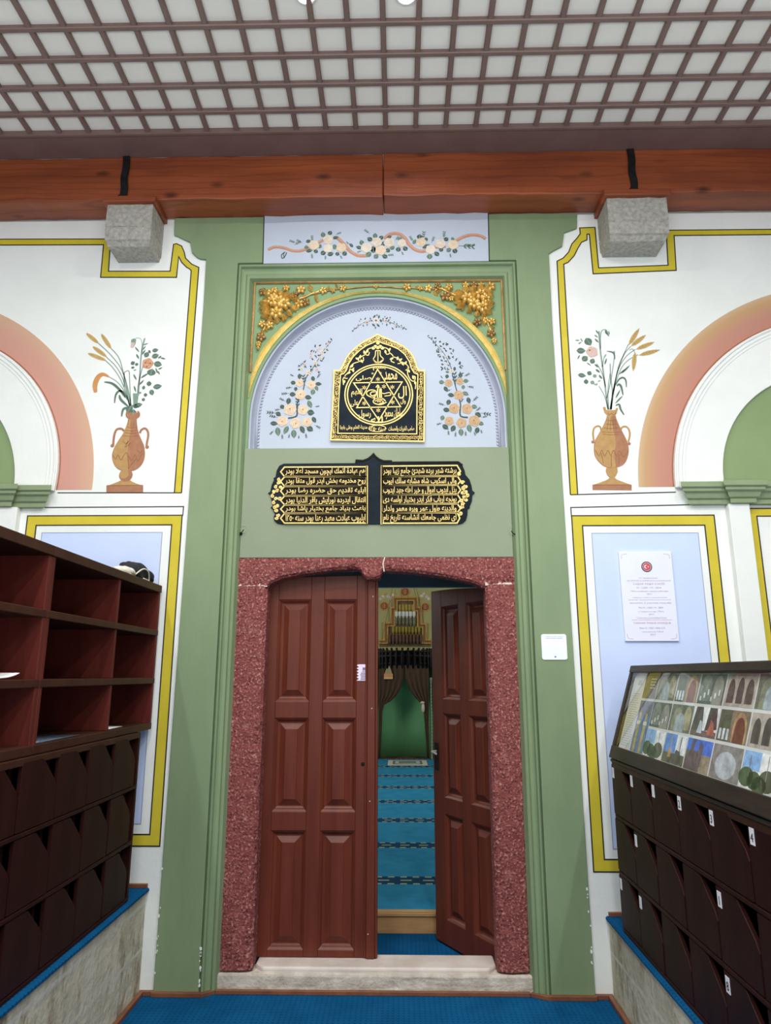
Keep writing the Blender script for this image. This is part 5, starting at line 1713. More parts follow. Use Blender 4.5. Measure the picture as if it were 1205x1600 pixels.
# ---- painted urns
def urn_left():
    f = crop(120, 510, .16875, 0); unit = math.dist(f(400, 800), f(500, 800)) / 100
    root = thing('painted_urn', 'painted terracotta urn with wheat and a drooping amber grass, left wall', 'mural', (f(445, 1400)[0], 0, f(445, 1535)[1]))
    P = lambda l: [f(*p) for p in l]
    mm = MB()
    mm.prism(P([(275, 1475), (615, 1472), (615, 1537), (275, 1540)]), -.0015, -.0001, urn_r)
    mm.prism(P([(280, 1477), (340, 1456), (385, 1438), (420, 1420), (490, 1420), (510, 1436), (560, 1458), (612, 1474)]), -.0018, -.0001, urn_y)
    mm.disc(f(455, 1378), 61 * unit, -.002, -.0001, urn_r, 22); mm.disc(f(440, 1370), 40 * unit, -.0024, -.0003, urn_y, 18)
    body = smoothpath([(478, 850), (468, 900), (448, 950), (425, 1000), (385, 1060), (345, 1130), (328, 1190), (335, 1250), (360, 1300), (400, 1330), (455, 1340), (520, 1338), (575, 1310), (615, 1260), (632, 1190), (625, 1110), (600, 1050), (575, 990), (560, 920), (555, 850)], 3)
    mm.prism(P(body), -.0022, -.0001, urn_r)
    bl = smoothpath([(480, 860), (470, 905), (450, 952), (428, 1002), (390, 1062), (350, 1130), (333, 1190), (340, 1248), (364, 1296), (402, 1325), (455, 1334), (478, 1330), (470, 1200), (482, 1080), (500, 960), (505, 860)], 3)
    mm.prism(P(bl), -.0026, -.0003, urn_y)
    for a, b, y in ((430, 570, 1012), (445, 565, 985), (455, 560, 962), (465, 560, 935)): mm.strip(P([(a, y), ((a + b) / 2, y + 8), (b, y)]), 5 * unit, -.0029, -.002, urn_l)
    for x in (480, 505, 530): mm.strip(P([(x, 870), (x - 6, 935)]), 4 * unit, -.0029, -.002, urn_l)
    for pts in ([(335, 1190), (360, 1230), (385, 1190), (410, 1240), (440, 1190), (470, 1180), (480, 1320)], [(480, 1200), (510, 1240), (540, 1190), (570, 1250), (600, 1190), (630, 1180)], [(480, 1320), (520, 1260), (550, 1230)], [(430, 1060), (460, 1090), (480, 1060), (450, 1120), (500, 1080)], [(560, 1150), (590, 1170), (610, 1150)]):
        mm.strip(P(smoothpath(pts, 4)), 6 * unit, -.003, -.002, urn_l)
    mm.strip(P([(280, 1474), (612, 1471)]), 5 * unit, -.0025, -.001, urn_l)
    mm.strip(P(smoothpath([(480, 790), (465, 800), (464, 830), (485, 848), (520, 852), (555, 848), (577, 828), (576, 800), (562, 788)], 3)), 16 * unit, -.0028, -.0003, urn_r)
    mm.prism(P([(470, 800), (575, 800), (565, 845), (480, 845)]), -.0024, -.0003, urn_r)
    mm.build('vase', root)
    for pts, b in (([(437, 970), (422, 952), (395, 947), (367, 960), (350, 1000), (342, 1050), (338, 1100)], (330, 1105)), ([(585, 990), (598, 960), (630, 945), (655, 965), (663, 1010), (652, 1070), (647, 1110)], (652, 1118))):
        mm = MB(); mm.strip(P(smoothpath(pts, 4)), 20 * unit, -.0018, -.0001, urn_r); mm.disc(f(*b), 17 * unit, -.002, -.0001, urn_r, 12); mm.build('handle', root)
    mm = MB()
    for pts, w_ in (([(200, 155), (320, 270), (420, 410), (470, 600), (500, 740)], 9), ([(320, 205), (390, 290), (430, 420), (480, 600), (505, 740)], 9), ([(270, 280), (370, 380), (440, 520), (490, 740)], 9), ([(265, 315), (340, 390), (420, 520), (495, 740)], 9),
                    ([(295, 465), (380, 520), (450, 620), (490, 740)], 8), ([(440, 560), (440, 440), (460, 415), (485, 420), (490, 500), (500, 740)], 9), ([(570, 640), (585, 440), (595, 290), (610, 190), (630, 110)], 14), ([(600, 240), (605, 160), (590, 115), (555, 108), (530, 125)], 5), ([(565, 640), (570, 540), (610, 380), (640, 330)], 9)):
        mm.strip(P(smoothpath(pts, 5)), w_ * unit, -.001, -.0001, stemg)
    mm.prism(P([(520, 620), (575, 620), (560, 740), (525, 745)]), -.0014, -.0001, leafl)
    mm.build('stems', root)
    mm = MB()
    for x, y, l, w_, a in [(728, 222, 60, 40, 10), (728, 275, 70, 52, 20), (752, 350, 80, 60, -15), (692, 425, 72, 84, 80), (648, 262, 60, 50, 60), (675, 235, 40, 22, -60), (800, 297, 50, 16, -15), (770, 285, 40, 16, 40), (775, 390, 44, 14, 25), (760, 430, 44, 14, -60), (740, 410, 60, 14, -70),
                           (520, 340, 44, 38, 30), (556, 352, 34, 30, 10), (520, 382, 34, 24, 10), (540, 405, 30, 14, 20), (670, 530, 52, 46, 90), (620, 567, 40, 30, 80), (748, 558, 84, 52, 10), (695, 612, 60, 46, -70), (638, 635, 36, 36, 0), (588, 615, 26, 22, 0), (618, 678, 34, 32, 60),
                           (560, 215, 70, 14, -50), (565, 280, 60, 18, -60), (625, 200, 50, 12, 60), (640, 165, 50, 10, 20), (630, 455, 90, 18, 35), (600, 520, 70, 16, 50), (540, 470, 70, 16, -60), (540, 580, 70, 16, -70), (620, 240, 60, 16, 60), (570, 730, 80, 46, 15), (490, 765, 90, 60, 60), (525, 800, 70, 60, 90), (545, 740, 60, 40, -20)]:
        pleaf(mm, f(x, y), l * unit, w_ * unit, math.radians(a), -.0005, leafm if l > 30 else leafl, leafl if l > 55 else None)
    for pts, w_ in (([(255, 515), (330, 530), (400, 590), (450, 660)], 14), ([(350, 710), (360, 640), (390, 600), (430, 610), (470, 680)], 12), ([(395, 635), (410, 680), (480, 745)], 14), ([(415, 835), (430, 770), (470, 755), (490, 770)], 14)):
        mm.strip(P(smoothpath(pts, 5)), w_ * unit, -.0013, -.0001, leafm, taper=lambda t: .3 + 1.4 * math.sin(PI * min(1, t * .8 + .1)))
    mm.build('leaves', root)
    for a, b in (((90, 65), (200, 155)), ((228, 72), (318, 205)), ((150, 188), (275, 280)), ((105, 250), (268, 315))):
        p, q = f(*a), f(*b); c = ((p[0] + q[0]) / 2, (p[1] + q[1]) / 2); mm = MB()
        an = math.atan2(q[1] - p[1], q[0] - p[0]); L_ = math.dist(p, q)
        mm.prism(ell(c, L_, 38 * unit, an, 14, False), -.0018, -.0001, wheat_m)
        mm.strip([p, q], 4 * unit, -.0022, -.001, wheat_d)
        mm.build('wheat_ear', root)
    mm = MB(); mm.strip(P(smoothpath([(175, 612), (170, 540), (200, 470), (245, 445), (300, 468)], 5)), 38 * unit, -.0018, -.0001, amber_m, taper=lambda t: .3 + 1.0 * math.sin(PI * min(1, .15 + t * .85)))
    mm.build('amber_grass', root)
    mm = MB(); prose(mm, f(658, 345), 52 * unit, -.0012, rose_o, cream, 4)
    for d in ((640, 340), (682, 345), (650, 375)): mm.disc(f(*d), 9 * unit, -.0042, -.003, heart, 8)
    mm.build('flower', root)
    mm = MB(); mm.prism(P([(505, 125), (530, 112), (550, 122), (545, 160), (522, 198), (500, 196)]), -.0018, -.0001, leafl); mm.prism(P([(505, 150), (540, 150), (522, 198), (500, 196)]), -.0021, -.0003, rose_p)
    mm.build('bud', root)


def urn_right():
    f = crop(880, 500, .175, 0); unit = math.dist(f(400, 800), f(500, 800)) / 100
    root = thing('painted_urn', 'painted ochre urn with a pink rose and five wheat ears, right wall', 'mural', (f(436, 1500)[0], 0, f(436, 1520)[1]))
    P = lambda l: [f(*p) for p in l]
    mm = MB()
    mm.prism(P([(262, 1472), (612, 1472), (612, 1522), (262, 1518)]), -.0015, -.0001, urn_r)
    mm.prism(P([(262, 1474), (330, 1452), (390, 1428), (420, 1408), (460, 1408), (480, 1425), (550, 1452), (612, 1474)]), -.0018, -.0001, urn_y)
    mm.prism(P([(385, 1320), (485, 1320), (487, 1360), (470, 1395), (455, 1412), (415, 1412), (392, 1385), (380, 1350)]), -.002, -.0001, urn_y)
    body = smoothpath([(398, 830), (385, 880), (350, 960), (310, 1030), (280, 1090), (274, 1160), (285, 1220), (320, 1270), (370, 1310), (430, 1322), (500, 1312), (550, 1280), (578, 1220), (586, 1150), (570, 1080), (535, 1010), (500, 940), (475, 880), (465, 830)], 3)
    mm.prism(P(body), -.0022, -.0001, urn_r)
    bl = smoothpath([(400, 840), (390, 885), (355, 962), (315, 1032), (286, 1092), (280, 1160), (290, 1218), (325, 1266), (372, 1304), (430, 1316), (470, 1310), (455, 1200), (470, 1100), (450, 980), (430, 900), (428, 840)], 3)
    mm.prism(P(bl), -.0026, -.0003, urn_y)
    mm.prism(P([(355, 782), (375, 775), (385, 805), (465, 805), (475, 785), (490, 790), (480, 830), (465, 856), (395, 856), (370, 830)]), -.0024, -.0001, urn_y)
    for a, b, y in ((345, 510, 1000), (355, 500, 1020), (365, 490, 965), (380, 480, 930), (388, 472, 895)): mm.strip(P([(a, y), ((a + b) / 2, y + 6), (b, y)]), 5 * unit, -.0029, -.002, urn_l)
    for x in (405, 425, 445, 460): mm.strip(P([(x, 870), (x + (x - 432) * .5, 990)]), 4 * unit, -.0029, -.002, urn_l)
    for pts in ([(290, 1165), (320, 1215), (345, 1165), (370, 1215), (400, 1165), (425, 1210), (450, 1165), (480, 1220), (500, 1170), (540, 1225), (580, 1170)], [(430, 1210), (430, 1310)], [(340, 1190), (360, 1280)], [(500, 1200), (500, 1290)], [(400, 830), (410, 850), (430, 835), (450, 850), (470, 830)]):
        mm.strip(P(smoothpath(pts, 4)), 6 * unit, -.003, -.002, urn_l)
    mm.strip(P([(265, 1473), (610, 1473)]), 5 * unit, -.0025, -.001, urn_l)
    mm.build('vase', root)
    for pts, b in (([(340, 985), (330, 955), (305, 948), (275, 970), (267, 1020), (275, 1080)], (265, 1090)), ([(515, 985), (525, 960), (560, 952), (588, 980), (595, 1030), (582, 1090)], (590, 1105))):
        mm = MB(); mm.strip(P(smoothpath(pts, 4)), 16 * unit, -.0018, -.0001, urn_y); mm.disc(f(*b), 14 * unit, -.002, -.0001, urn_r, 12); mm.build('handle', root)
    mm = MB()
    for pts, w_ in (([(585, 215), (540, 310), (490, 430), (460, 600), (430, 800)], 8), ([(605, 235), (550, 300), (500, 420), (450, 620), (425, 800)], 8), ([(645, 262), (560, 330), (490, 450), (445, 640), (420, 800)], 8), ([(670, 310), (580, 360), (510, 450), (450, 640), (420, 800)], 8),
                    ([(640, 290), (620, 260), (590, 270)], 6), ([(320, 100), (330, 250), (350, 400), (370, 550), (400, 800)], 14), ([(335, 260), (335, 130), (355, 90), (385, 90), (400, 120)], 8), ([(350, 420), (365, 340), (385, 310)], 7), ([(390, 700), (430, 520), (460, 300), (440, 290), (390, 278)], 8), ([(420, 390), (425, 520), (440, 640), (430, 800)], 10), ([(320, 590), (370, 680), (405, 800)], 8), ([(410, 800), (400, 640), (420, 480)], 8), ([(300, 390), (350, 480), (380, 600)], 8)):
        mm.strip(P(smoothpath(pts, 5)), w_ * unit, -.001, -.0001, stemg)
    mm.build('stems', root)
    mm = MB()
    for x, y, l, w_, a in [(225, 195, 84, 74, -60), (160, 275, 84, 60, 0), (195, 345, 66, 58, 40), (262, 367, 56, 48, 60), (235, 475, 46, 44, 60), (168, 495, 74, 44, -10), (283, 500, 40, 36, 30), (205, 550, 50, 42, 90), (262, 558, 40, 40, 60), (128, 182, 40, 14, 0), (150, 205, 40, 14, 30), (165, 180, 40, 12, -60), (140, 330, 50, 12, 60), (300, 185, 50, 16, -50), (295, 145, 40, 14, -40), (305, 110, 50, 12, -60), (300, 410, 50, 18, -40), (310, 455, 50, 20, -40), (335, 510, 50, 18, -55), (300, 575, 30, 12, 60), (322, 545, 30, 12, 30), (285, 575, 24, 10, 60),
                           (383, 110, 50, 18, -80), (400, 130, 46, 14, -70), (410, 115, 40, 12, -80), (380, 370, 70, 14, 70), (375, 320, 40, 12, 60), (560, 440, 120, 16, 45), (530, 460, 90, 12, 40), (490, 660, 100, 14, 60), (500, 710, 110, 14, 45), (230, 395, 50, 10, -40)]:
        pleaf(mm, f(x, y), l * unit, w_ * unit, math.radians(a), -.0005, leafm if l > 45 else leafl, leafl if l > 55 and w_ > 30 else None)
    for pts, w_ in (([(565, 600), (560, 540), (535, 515), (500, 530), (470, 580)], 10), ([(535, 670), (520, 600), (500, 575), (480, 590)], 12), ([(545, 848), (515, 800), (500, 755), (470, 765)], 11), ([(400, 280), (450, 295), (462, 350)], 9)):
        mm.strip(P(smoothpath(pts, 5)), w_ * unit, -.0013, -.0001, leafm, taper=lambda t: .3 + 1.4 * math.sin(PI * min(1, t * .8 + .1)))
    mm.build('leaves', root)
    for a, b in (((585, 225), (682, 72)), ((605, 235), (742, 132)), ((648, 264), (818, 196)), ((675, 316), (868, 266)), ((643, 285), (625, 462))):
        p, q = f(*a), f(*b); c = ((p[0] + q[0]) / 2, (p[1] + q[1]) / 2); mm = MB()
        an = math.atan2(q[1] - p[1], q[0] - p[0]); L_ = math.dist(p, q)
        pleaf(mm, c, L_, 42 * unit, an, -.0005, wheat_m, wheat_d)
        for t in range(5):
            e = (p[0] + (q[0] - p[0]) * (.2 + .14 * t), p[1] + (q[1] - p[1]) * (.2 + .14 * t))
            for s in (1, -1): pleaf(mm, (e[0] + 9 * unit * math.cos(an + s * .8), e[1] + 9 * unit * math.sin(an + s * .8)), 26 * unit, 7 * unit, an + s * .5, -.001, wheat_d)
        mm.build('wheat_ear', root)
    mm = MB(); prose(mm, f(258, 285), 52 * unit, -.0012, rose_p, cream, 6); mm.disc(f(236, 272), 9 * unit, -.0042, -.003, heart, 8); mm.build('flower', root)


urn_left(); urn_right()

# ------------------------------------------------------------------ gilded carving of the spandrels
GY = SY
# thin gilt fillet round the spandrel
gl0 = W(398.5, 443, GY); gr0 = W(784, 440, GY)
m = MB()
zt = gl0[1]
pts = [(gl0[0] - .002, 3.345), (gl0[0], zt), (gr0[0], zt), (gr0[0] + .002, 3.345)]
m.strip(pts, .015, GY - .010, GY - .0002, gold_o); m.strip(pts, .008, GY - .015, GY - .006, gold_o)
tag(m.build('gilt_fillet', bevel=.003), 'thin gilded fillet framing the spandrel over the arch', 'gilt moulding')
m = MB()
N_ = 72; A_, B_ = [], []
for i in range(N_ + 1):
    th = math.radians(9 + (171 - 9) * i / N_)
    c_ = abs(math.cos(th)); s_ = math.sin(th)
    wd = .010 + .034 * c_ ** 1.0 * min(1, (s_ - math.sin(math.radians(9))) / .35) if c_ > 0 else .010
    e = max(0.0, min(1, (s_ - math.sin(math.radians(9))) / .12))
    wd *= (.15 + .85 * e)
    gi = .016
    A_.append((AC + (AA + gi) * math.cos(th), AZ + (AB + gi + .006) * math.sin(th)))
    B_.append((AC + (AA + gi + wd) * math.cos(th), AZ + (AB + gi + .006 + wd) * math.sin(th)))
vs, fs = [], []
for a, b in zip(A_, B_):
    mx_ = ((a[0] + b[0]) / 2, (a[1] + b[1]) / 2)
    vs += [(a[0], GY - .0002, a[1]), (a[0], GY - .006, a[1]), (mx_[0], GY - .018, mx_[1]), (b[0], GY - .006, b[1]), (b[0], GY - .0002, b[1])]
for i in range(N_):
    for k in range(5): fs.append((5 * i + k, 5 * i + (k + 1) % 5, 5 * i + 5 + (k + 1) % 5, 5 * i + 5 + k))
fs += [(4, 3, 2, 1, 0), tuple(5 * N_ + k for k in range(5))]
m.add(vs, fs, gold_l)
tag(m.build('gilt_arch'), 'bright gilded crescent arch tapering to points above the lunette', 'gilt moulding')


def gflower(root, c, r, n=5, seed=0, dep=.03, material=None):
    mm = MB(); rnd = random.Random(seed); a0 = rnd.uniform(0, 6); g_ = material or gold
    for q in range(n):
        an = a0 + 2 * PI * q / n
        mm.blob((c[0] + r * .55 * math.cos(an), GY - dep * .35, c[1] + r * .55 * math.sin(an)), r * .48, dep * .55, r * .36, g_, an, 8, 6)
    for q in range(6):
        an = a0 + PI * q / 3
        mm.blob((c[0] + r * .17 * math.cos(an), GY - dep * .75, c[1] + r * .17 * math.sin(an)), r * .12, dep * .35, r * .12, g_, an, 6, 5)
    mm.build('gilt_flower', root, smooth=True)


def spandrel(side):
    if side < 0:
        f = crop(380, 430, .1313, GY); nm = 'left'
        big = [(420, 330, 90), (500, 360, 80), (400, 470, 90), (350, 330, 70), (350, 240, 70)]
        leaves = [(330, 330, 175, 90, 150, .04), (330, 360, 170, 70, 150, .04), (330, 400, 172, 70, 150, .04), (340, 440, 190, 80, 150, .04), (330, 470, 205, 70, 140, .04), (350, 500, 240, 60, 110, .04), (400, 500, 280, 90, 100, .04), (470, 470, 300, 70, 100, .04), (520, 430, 320, 70, 110, .04),
                  (560, 390, 350, 60, 130, .03), (350, 280, 130, 70, 150, .04), (380, 270, 95, 90, 110, .04), (440, 270, 80, 90, 110, .04), (480, 300, 60, 80, 130, .04), (540, 300, 40, 60, 110, .04), (590, 320, 20, 50, 110, .03), (290, 230, 140, 60, 120, .03)]
        fl = [(240, 210, 52), (380, 185, 40), (515, 165, 45), (615, 245, 48), (690, 180, 60), (670, 350, 58), (745, 330, 55), (230, 590, 50), (320, 605, 52), (215, 745, 60), (186, 828, 36), (180, 880, 20)]
        sm = [(240, 640, 250, 40, 80, .02), (262, 630, 285, 36, 60, .02), (230, 690, 200, 40, 70, .02), (820, 200, 110, 60, 90, .02), (870, 250, 270, 50, 90, .02), (460, 520, 300, 30, 60, .02)]
        vine = [(620, 300), (740, 265), (820, 225), (914, 195)]
        top = crop(430, 430, .27386, GY)
        tf = [(275, 85, 26), (330, 85, 17), (388, 72, 24)]
        tl = [(210, 90, 100, 22, 40, .02), (235, 110, 260, 24, 40, .02), (300, 90, 60, 16, 34, .02), (355, 75, 100, 14, 30, .02)]
        tv = [(120, 130), (200, 108), (275, 92), (340, 78), (400, 74), (460, 68), (520, 62), (585, 60)]
        bud = (575, 62, 16)
    else:
        f = crop(680, 430, .1313, GY); nm = 'right'
        big = [(380, 290, 80), (540, 250, 80), (460, 360, 80), (560, 400, 80), (600, 310, 60)]
        leaves = [(560, 290, 10, 80, 160, .04), (580, 330, 355, 80, 140, .04), (580, 370, 345, 80, 130, .04), (580, 420, 335, 80, 120, .04), (560, 440, 300, 70, 90, .04), (500, 440, 265, 80, 80, .04), (430, 400, 235, 70, 90, .04), (360, 350, 215, 70, 140, .04), (320, 330, 195, 60, 110, .04),
                  (320, 280, 170, 60, 130, .04), (330, 240, 150, 60, 110, .04), (380, 220, 115, 80, 100, .04), (440, 220, 85, 90, 120, .04), (520, 210, 65, 90, 120, .04), (570, 220, 45, 80, 140, .04), (600, 250, 30, 70, 130, .04), (470, 300, 100, 80, 120, .04)]
        fl = [(120, 260, 66), (165, 150, 50), (360, 130, 46), (460, 130, 50), (545, 130, 44), (660, 140, 60), (500, 570, 56), (600, 545, 44), (675, 560, 50), (665, 700, 56), (700, 790, 36), (190, 290, 36), (30, 140, 46)]
        sm = [(580, 520, 260, 50, 100, .02), (620, 540, 330, 50, 100, .02), (640, 620, 340, 40, 70, .02), (80, 180, 200, 40, 90, .02), (150, 190, 300, 40, 80, .02), (200, 210, 330, 40, 80, .02), (560, 490, 265, 40, 90, .02)]
        vine = [(0, 190), (60, 160), (140, 200), (230, 240), (320, 260)]
        top = crop(430, 430, .27386, GY)
        tf = [(752, 66, 28), (828, 72, 18), (875, 72, 28)]
        tl = [(800, 70, 340, 16, 30, .02), (905, 90, 290, 24, 40, .02), (930, 76, 40, 20, 26, .02), (960, 70, 330, 20, 50, .02)]
        tv = [(590, 62), (650, 64), (720, 70), (790, 70), (850, 80), (930, 75), (1010, 85)]
        bud = None
    unit = math.dist(f(300, 300), f(400, 300)) / 100; ut = math.dist(top(300, 80), top(400, 80)) / 100
    root = thing('gilt_carving', 'gilded carved flowers and acanthus in the %s corner above the arch' % nm, 'carving', (f(400, 400)[0], GY, f(400, 400)[1]))
    mm = MB()
    rnd = random.Random(side + 20)
    for i, (x, y, a, w_, l, h) in enumerate(leaves):
        mm.leaf3(f(x, y), GY - .004 * (i % 3), math.radians(a), l * .93 * unit, w_ * unit, h * (.7 + .4 * rnd.random()), gold, rnd.uniform(-.2, .2))
        for s in (-1, 1): mm.leaf3(f(x, y), GY - .002, math.radians(a + s * 17), l * .74 * unit, w_ * .5 * unit, h * .7, gold, s * .2)
    mm.build('acanthus_leaves', root)
    for i, (x, y, r_) in enumerate(big): gflower(root, f(x, y), r_ * unit, 6, i, .05)
    for i, (x, y, r_) in enumerate(fl): gflower(root, f(x, y), r_ * unit, 5, i + 9, .026, gold if i % 3 else gold_o)
    for i, (x, y, r_) in enumerate(tf): gflower(root, top(x, y + 6), r_ * .9 * ut, 5, i + 29, .022)
    if bud: gflower(root, top(bud[0], bud[1] + 6), bud[2] * .9 * ut, 4, 77, .018)
    mm = MB()
    for x, y, a, w_, l, h in sm: mm.leaf3(f(x, y), GY, math.radians(a), l * unit, w_ * unit, h, gold, .25)
    for x, y, a, w_, l, h in tl: mm.leaf3(top(x, y), GY, math.radians(a), l * ut, w_ * ut, h, gold, .25)
    mm.build('small_leaves', root)
    mm = MB(); v3 = smoothpath([(p[0], GY - .006, p[1]) for p in [f(*q) for q in vine]], 5); mm.tube(v3, .0055, gold, 6)
    mm.tube(smoothpath([(p[0], GY - .004, p[1]) for p in [top(q[0], q[1] + 5) for q in tv]], 5), .005, gold_o, 6)
    if side < 0: mm.tube(smoothpath([(p[0], GY - .004, p[1]) for p in [f(*q) for q in [(330, 520), (270, 600), (230, 690), (200, 800), (180, 870)]]], 5), .005, gold, 6)
    else: mm.tube(smoothpath([(p[0], GY - .004, p[1]) for p in [f(*q) for q in [(590, 480), (620, 560), (660, 660), (690, 760), (702, 820)]]], 5), .005, gold, 6)
    mm.build('vine', root, smooth=True)


spandrel(-1); spandrel(1)

# ------------------------------------------------------------------ arched plaque in the lunette
QY = .097
f = crop(500, 520, .15768, QY); unit = math.dist(f(500, 500), f(600, 500)) / 100
plq = thing('arched_plaque', 'black arched plaque with gilded star, circle and lettering in the lunette', 'inscription', (f(575, 600)[0], .11, f(575, 1065)[1]))
out_l = [(108, 1062), (120, 900), (132, 640), (143, 378), (190, 380), (215, 355), (240, 305), (265, 250), (300, 205), (345, 160), (400, 115), (470, 75), (530, 45), (570, 20)]
out_r = [(1030, 1078), (1032, 900), (1035, 640), (1035, 378), (985, 380), (960, 345), (945, 290), (915, 225), (880, 185), (830, 140), (760, 105), (690, 72), (620, 45), (570, 20)]
outl = [f(*p) for p in out_l] + [f(*p) for p in out_r[::-1]][1:]
inn_l = [(178, 998), (185, 700), (205, 415), (235, 408), (262, 375), (285, 310), (330, 240), (390, 180), (460, 130), (530, 100), (570, 80)]
inn_r = [(960, 1005), (962, 700), (972, 415), (935, 400), (905, 350), (885, 285), (840, 215), (780, 165), (700, 130), (620, 105), (570, 80)]
innl = [f(*p) for p in inn_l] + [f(*p) for p in inn_r[::-1]][1:]
mm = MB(); mm.prism(outl, QY, .1098, slate_b); mm.build('plaque_body', plq, bevel=.003)
mm = MB(); mm.prism(innl, QY - .001, QY + .004, slate); mm.build('field', plq)
mm = MB(); mm.strip(outl, .009, QY - .006, QY + .002, gold_t, closed=True); mm.strip(innl, .0065, QY - .005, QY + .002, gold_t, closed=True); mm.build('gilt_border', plq)
# scroll work between the two lines
mm = MB()


def scroll(mm, c, r, a, y, material, w_=.0035, turns=1.4):
    pts = []
    for i in range(15):
        t = i / 14; an = a + turns * 2 * PI * t; rr = r * (1 - .8 * t)
        pts.append((c[0] + rr * math.cos(an), c[1] + rr * math.sin(an)))
    mm.strip(pts, w_, y - .004, y - .0001, material)


def midline(a, b, n):
    """points half-way between two outlines given as lists of the same side"""
    def at(pl, t):
        ds = [math.dist(p, q) for p, q in zip(pl, pl[1:])]; T = sum(ds) * t
        for d, p, q in zip(ds, pl, pl[1:]):
            if T <= d: return (p[0] + (q[0] - p[0]) * T / d, p[1] + (q[1] - p[1]) * T / d)
            T -= d
        return pl[-1]
    return [((at(a, t)[0] + at(b, t)[0]) / 2, (at(a, t)[1] + at(b, t)[1]) / 2) for t in [i / (n - 1) for i in range(n)]]


rnd = random.Random(4)
for a, b in ((out_l[:4], inn_l[:3]), (out_r[:4], inn_r[:3]), (out_l[4:], inn_l[3:]), (out_r[4:], inn_r[3:])):
    ml = midline([f(*p) for p in a], [f(*p) for p in b], 26)
    for i, c in enumerate(ml):
        scroll(mm, c, .0130, rnd.uniform(0, 6), QY, gold_t, .0021, 1.2 if i % 2 else -1.2)
        for q in range(1): pleaf(mm, (c[0] + rnd.uniform(-.013, .013), c[1] + rnd.uniform(-.013, .013)), .014, .005, rnd.uniform(0, 6), QY - .002, gold_t)
ml = midline([f(125, 1035), f(1020, 1042)], [f(125, 1030), f(1020, 1040)], 42)
for i, c in enumerate(ml):
    scroll(mm, c, .0125, rnd.uniform(0, 6), QY, gold_t, .0021, 1.2 if i % 2 else -1.2)
mm.build('border_scrolls', plq)
# circle, star, medallion neck
mm = MB()
cc_ = f(583, 612); rx_ = math.dist(f(583, 612), f(918, 612)); rz_ = math.dist(f(583, 612), f(583, 915))
mm.strip(arc(cc_[0], cc_[1], rx_, rz_, 0, 360, 64)[:-1], .0075, QY - .005, QY - .0001, gold_t, closed=True)
mm.strip(arc(cc_[0], cc_[1], rx_ * .925, rz_ * .925, 0, 360, 64)[:-1], .007, QY - .005, QY - .0001, gold_t, closed=True)
for tri in (((572, 365), (800, 735), (365, 745)), ((335, 500), (815, 490), (585, 870))):
    mm.strip([f(*p) for p in tri], .0065, QY - .0055, QY - .0001, gold_t, closed=True)
mm.build('star_in_circle', plq)
mm = MB()
for x, y in ((575, 462), (440, 545), (718, 540), (440, 700), (720, 690), (578, 770), (635, 535), (600, 400), (522, 405)):
    c = f(x, y); r_ = 26 * unit if y not in (400, 405) else 14 * unit
    for q in range(3): mm.prism(ell(c, 2 * r_, .32 * r_, PI * q / 3 + .5, 8), QY - .004, QY - .0001, gold_t)
mm.build('small_stars', plq)
# neck and vines at the top
mm = MB()
for pts in ([(552, 180), (548, 230), (530, 265), (555, 300)], [(598, 180), (600, 230), (630, 265), (600, 300)], [(575, 180), (575, 300)], [(552, 180), (598, 180)], [(530, 265), (560, 295), (590, 295), (630, 265)]):
    mm.strip(smoothpath([f(*p) for p in pts], 4), .0055, QY - .005, QY - .0001, gold_t)
for x, y in ((575, 105), (550, 140), (600, 140), (530, 155), (620, 155), (575, 150)): mm.disc(f(x, y), .011, QY - .006, QY - .0001, gold_t, 10)
for pts in ([(520, 150), (470, 170), (455, 215), (480, 225), (490, 195)], [(455, 215), (420, 235), (385, 250), (390, 285), (430, 280), (430, 245)], [(385, 290), (330, 310), (300, 345), (310, 370), (340, 350)], [(300, 350), (285, 400), (255, 420), (245, 450), (275, 455)], [(255, 430), (230, 460), (235, 520)],
            [(630, 150), (670, 160), (690, 205), (660, 215), (650, 180)], [(690, 200), (725, 235), (705, 280), (740, 300)], [(720, 240), (780, 260), (800, 300), (770, 310)], [(800, 290), (850, 310), (880, 350), (850, 375)], [(870, 350), (870, 410), (900, 470), (935, 480), (945, 440), (915, 430)], [(935, 480), (950, 510), (945, 560)]):
    mm.strip(smoothpath([f(*p) for p in pts], 5), .0055, QY - .005, QY - .0001, gold_t)
for x, y, a in ((470, 185, 60), (440, 195, 100), (400, 240, 80), (370, 260, 150), (415, 285, 300), (320, 330, 60), (330, 375, 280), (285, 400, 200), (240, 490, 250), (650, 190, 100), (690, 170, 60), (710, 260, 200), (770, 255, 80), (800, 270, 40), (820, 310, 300), (850, 300, 60), (880, 380, 300), (945, 500, 280), (925, 445, 100)):
    pleaf(mm, f(x, y), 44 * unit, 22 * unit, math.radians(a), QY - .003, gold_t)
mm.build('vine_scrolls', plq)
# tughra
mm = MB()
for pts, w_ in (([(660, 690), (600, 715), (540, 700), (530, 675), (560, 655), (620, 655), (650, 680)], 7), ([(575, 690), (570, 600), (578, 530)], 8), ([(595, 690), (592, 600), (597, 545)], 8), ([(612, 680), (608, 610), (607, 560)], 8), ([(560, 655), (520, 645), (470, 620), (465, 590), (500, 570), (545, 575), (560, 600), (540, 640), (510, 640)], 7), ([(545, 590), (515, 590), (500, 610), (520, 628), (550, 615)], 7),
                ([(610, 600), (640, 605), (690, 595), (700, 620), (640, 630)], 6), ([(545, 680), (590, 670), (630, 690), (580, 710)], 6), ([(555, 545), (575, 520), (590, 545), (610, 560)], 6)):
    mm.strip(smoothpath([f(*p) for p in pts], 5), w_ * unit * 1.5, QY - .005, QY - .0001, gold_t)
mm.build('tughra', plq)
# lettering round the star and along the foot
mm = MB()


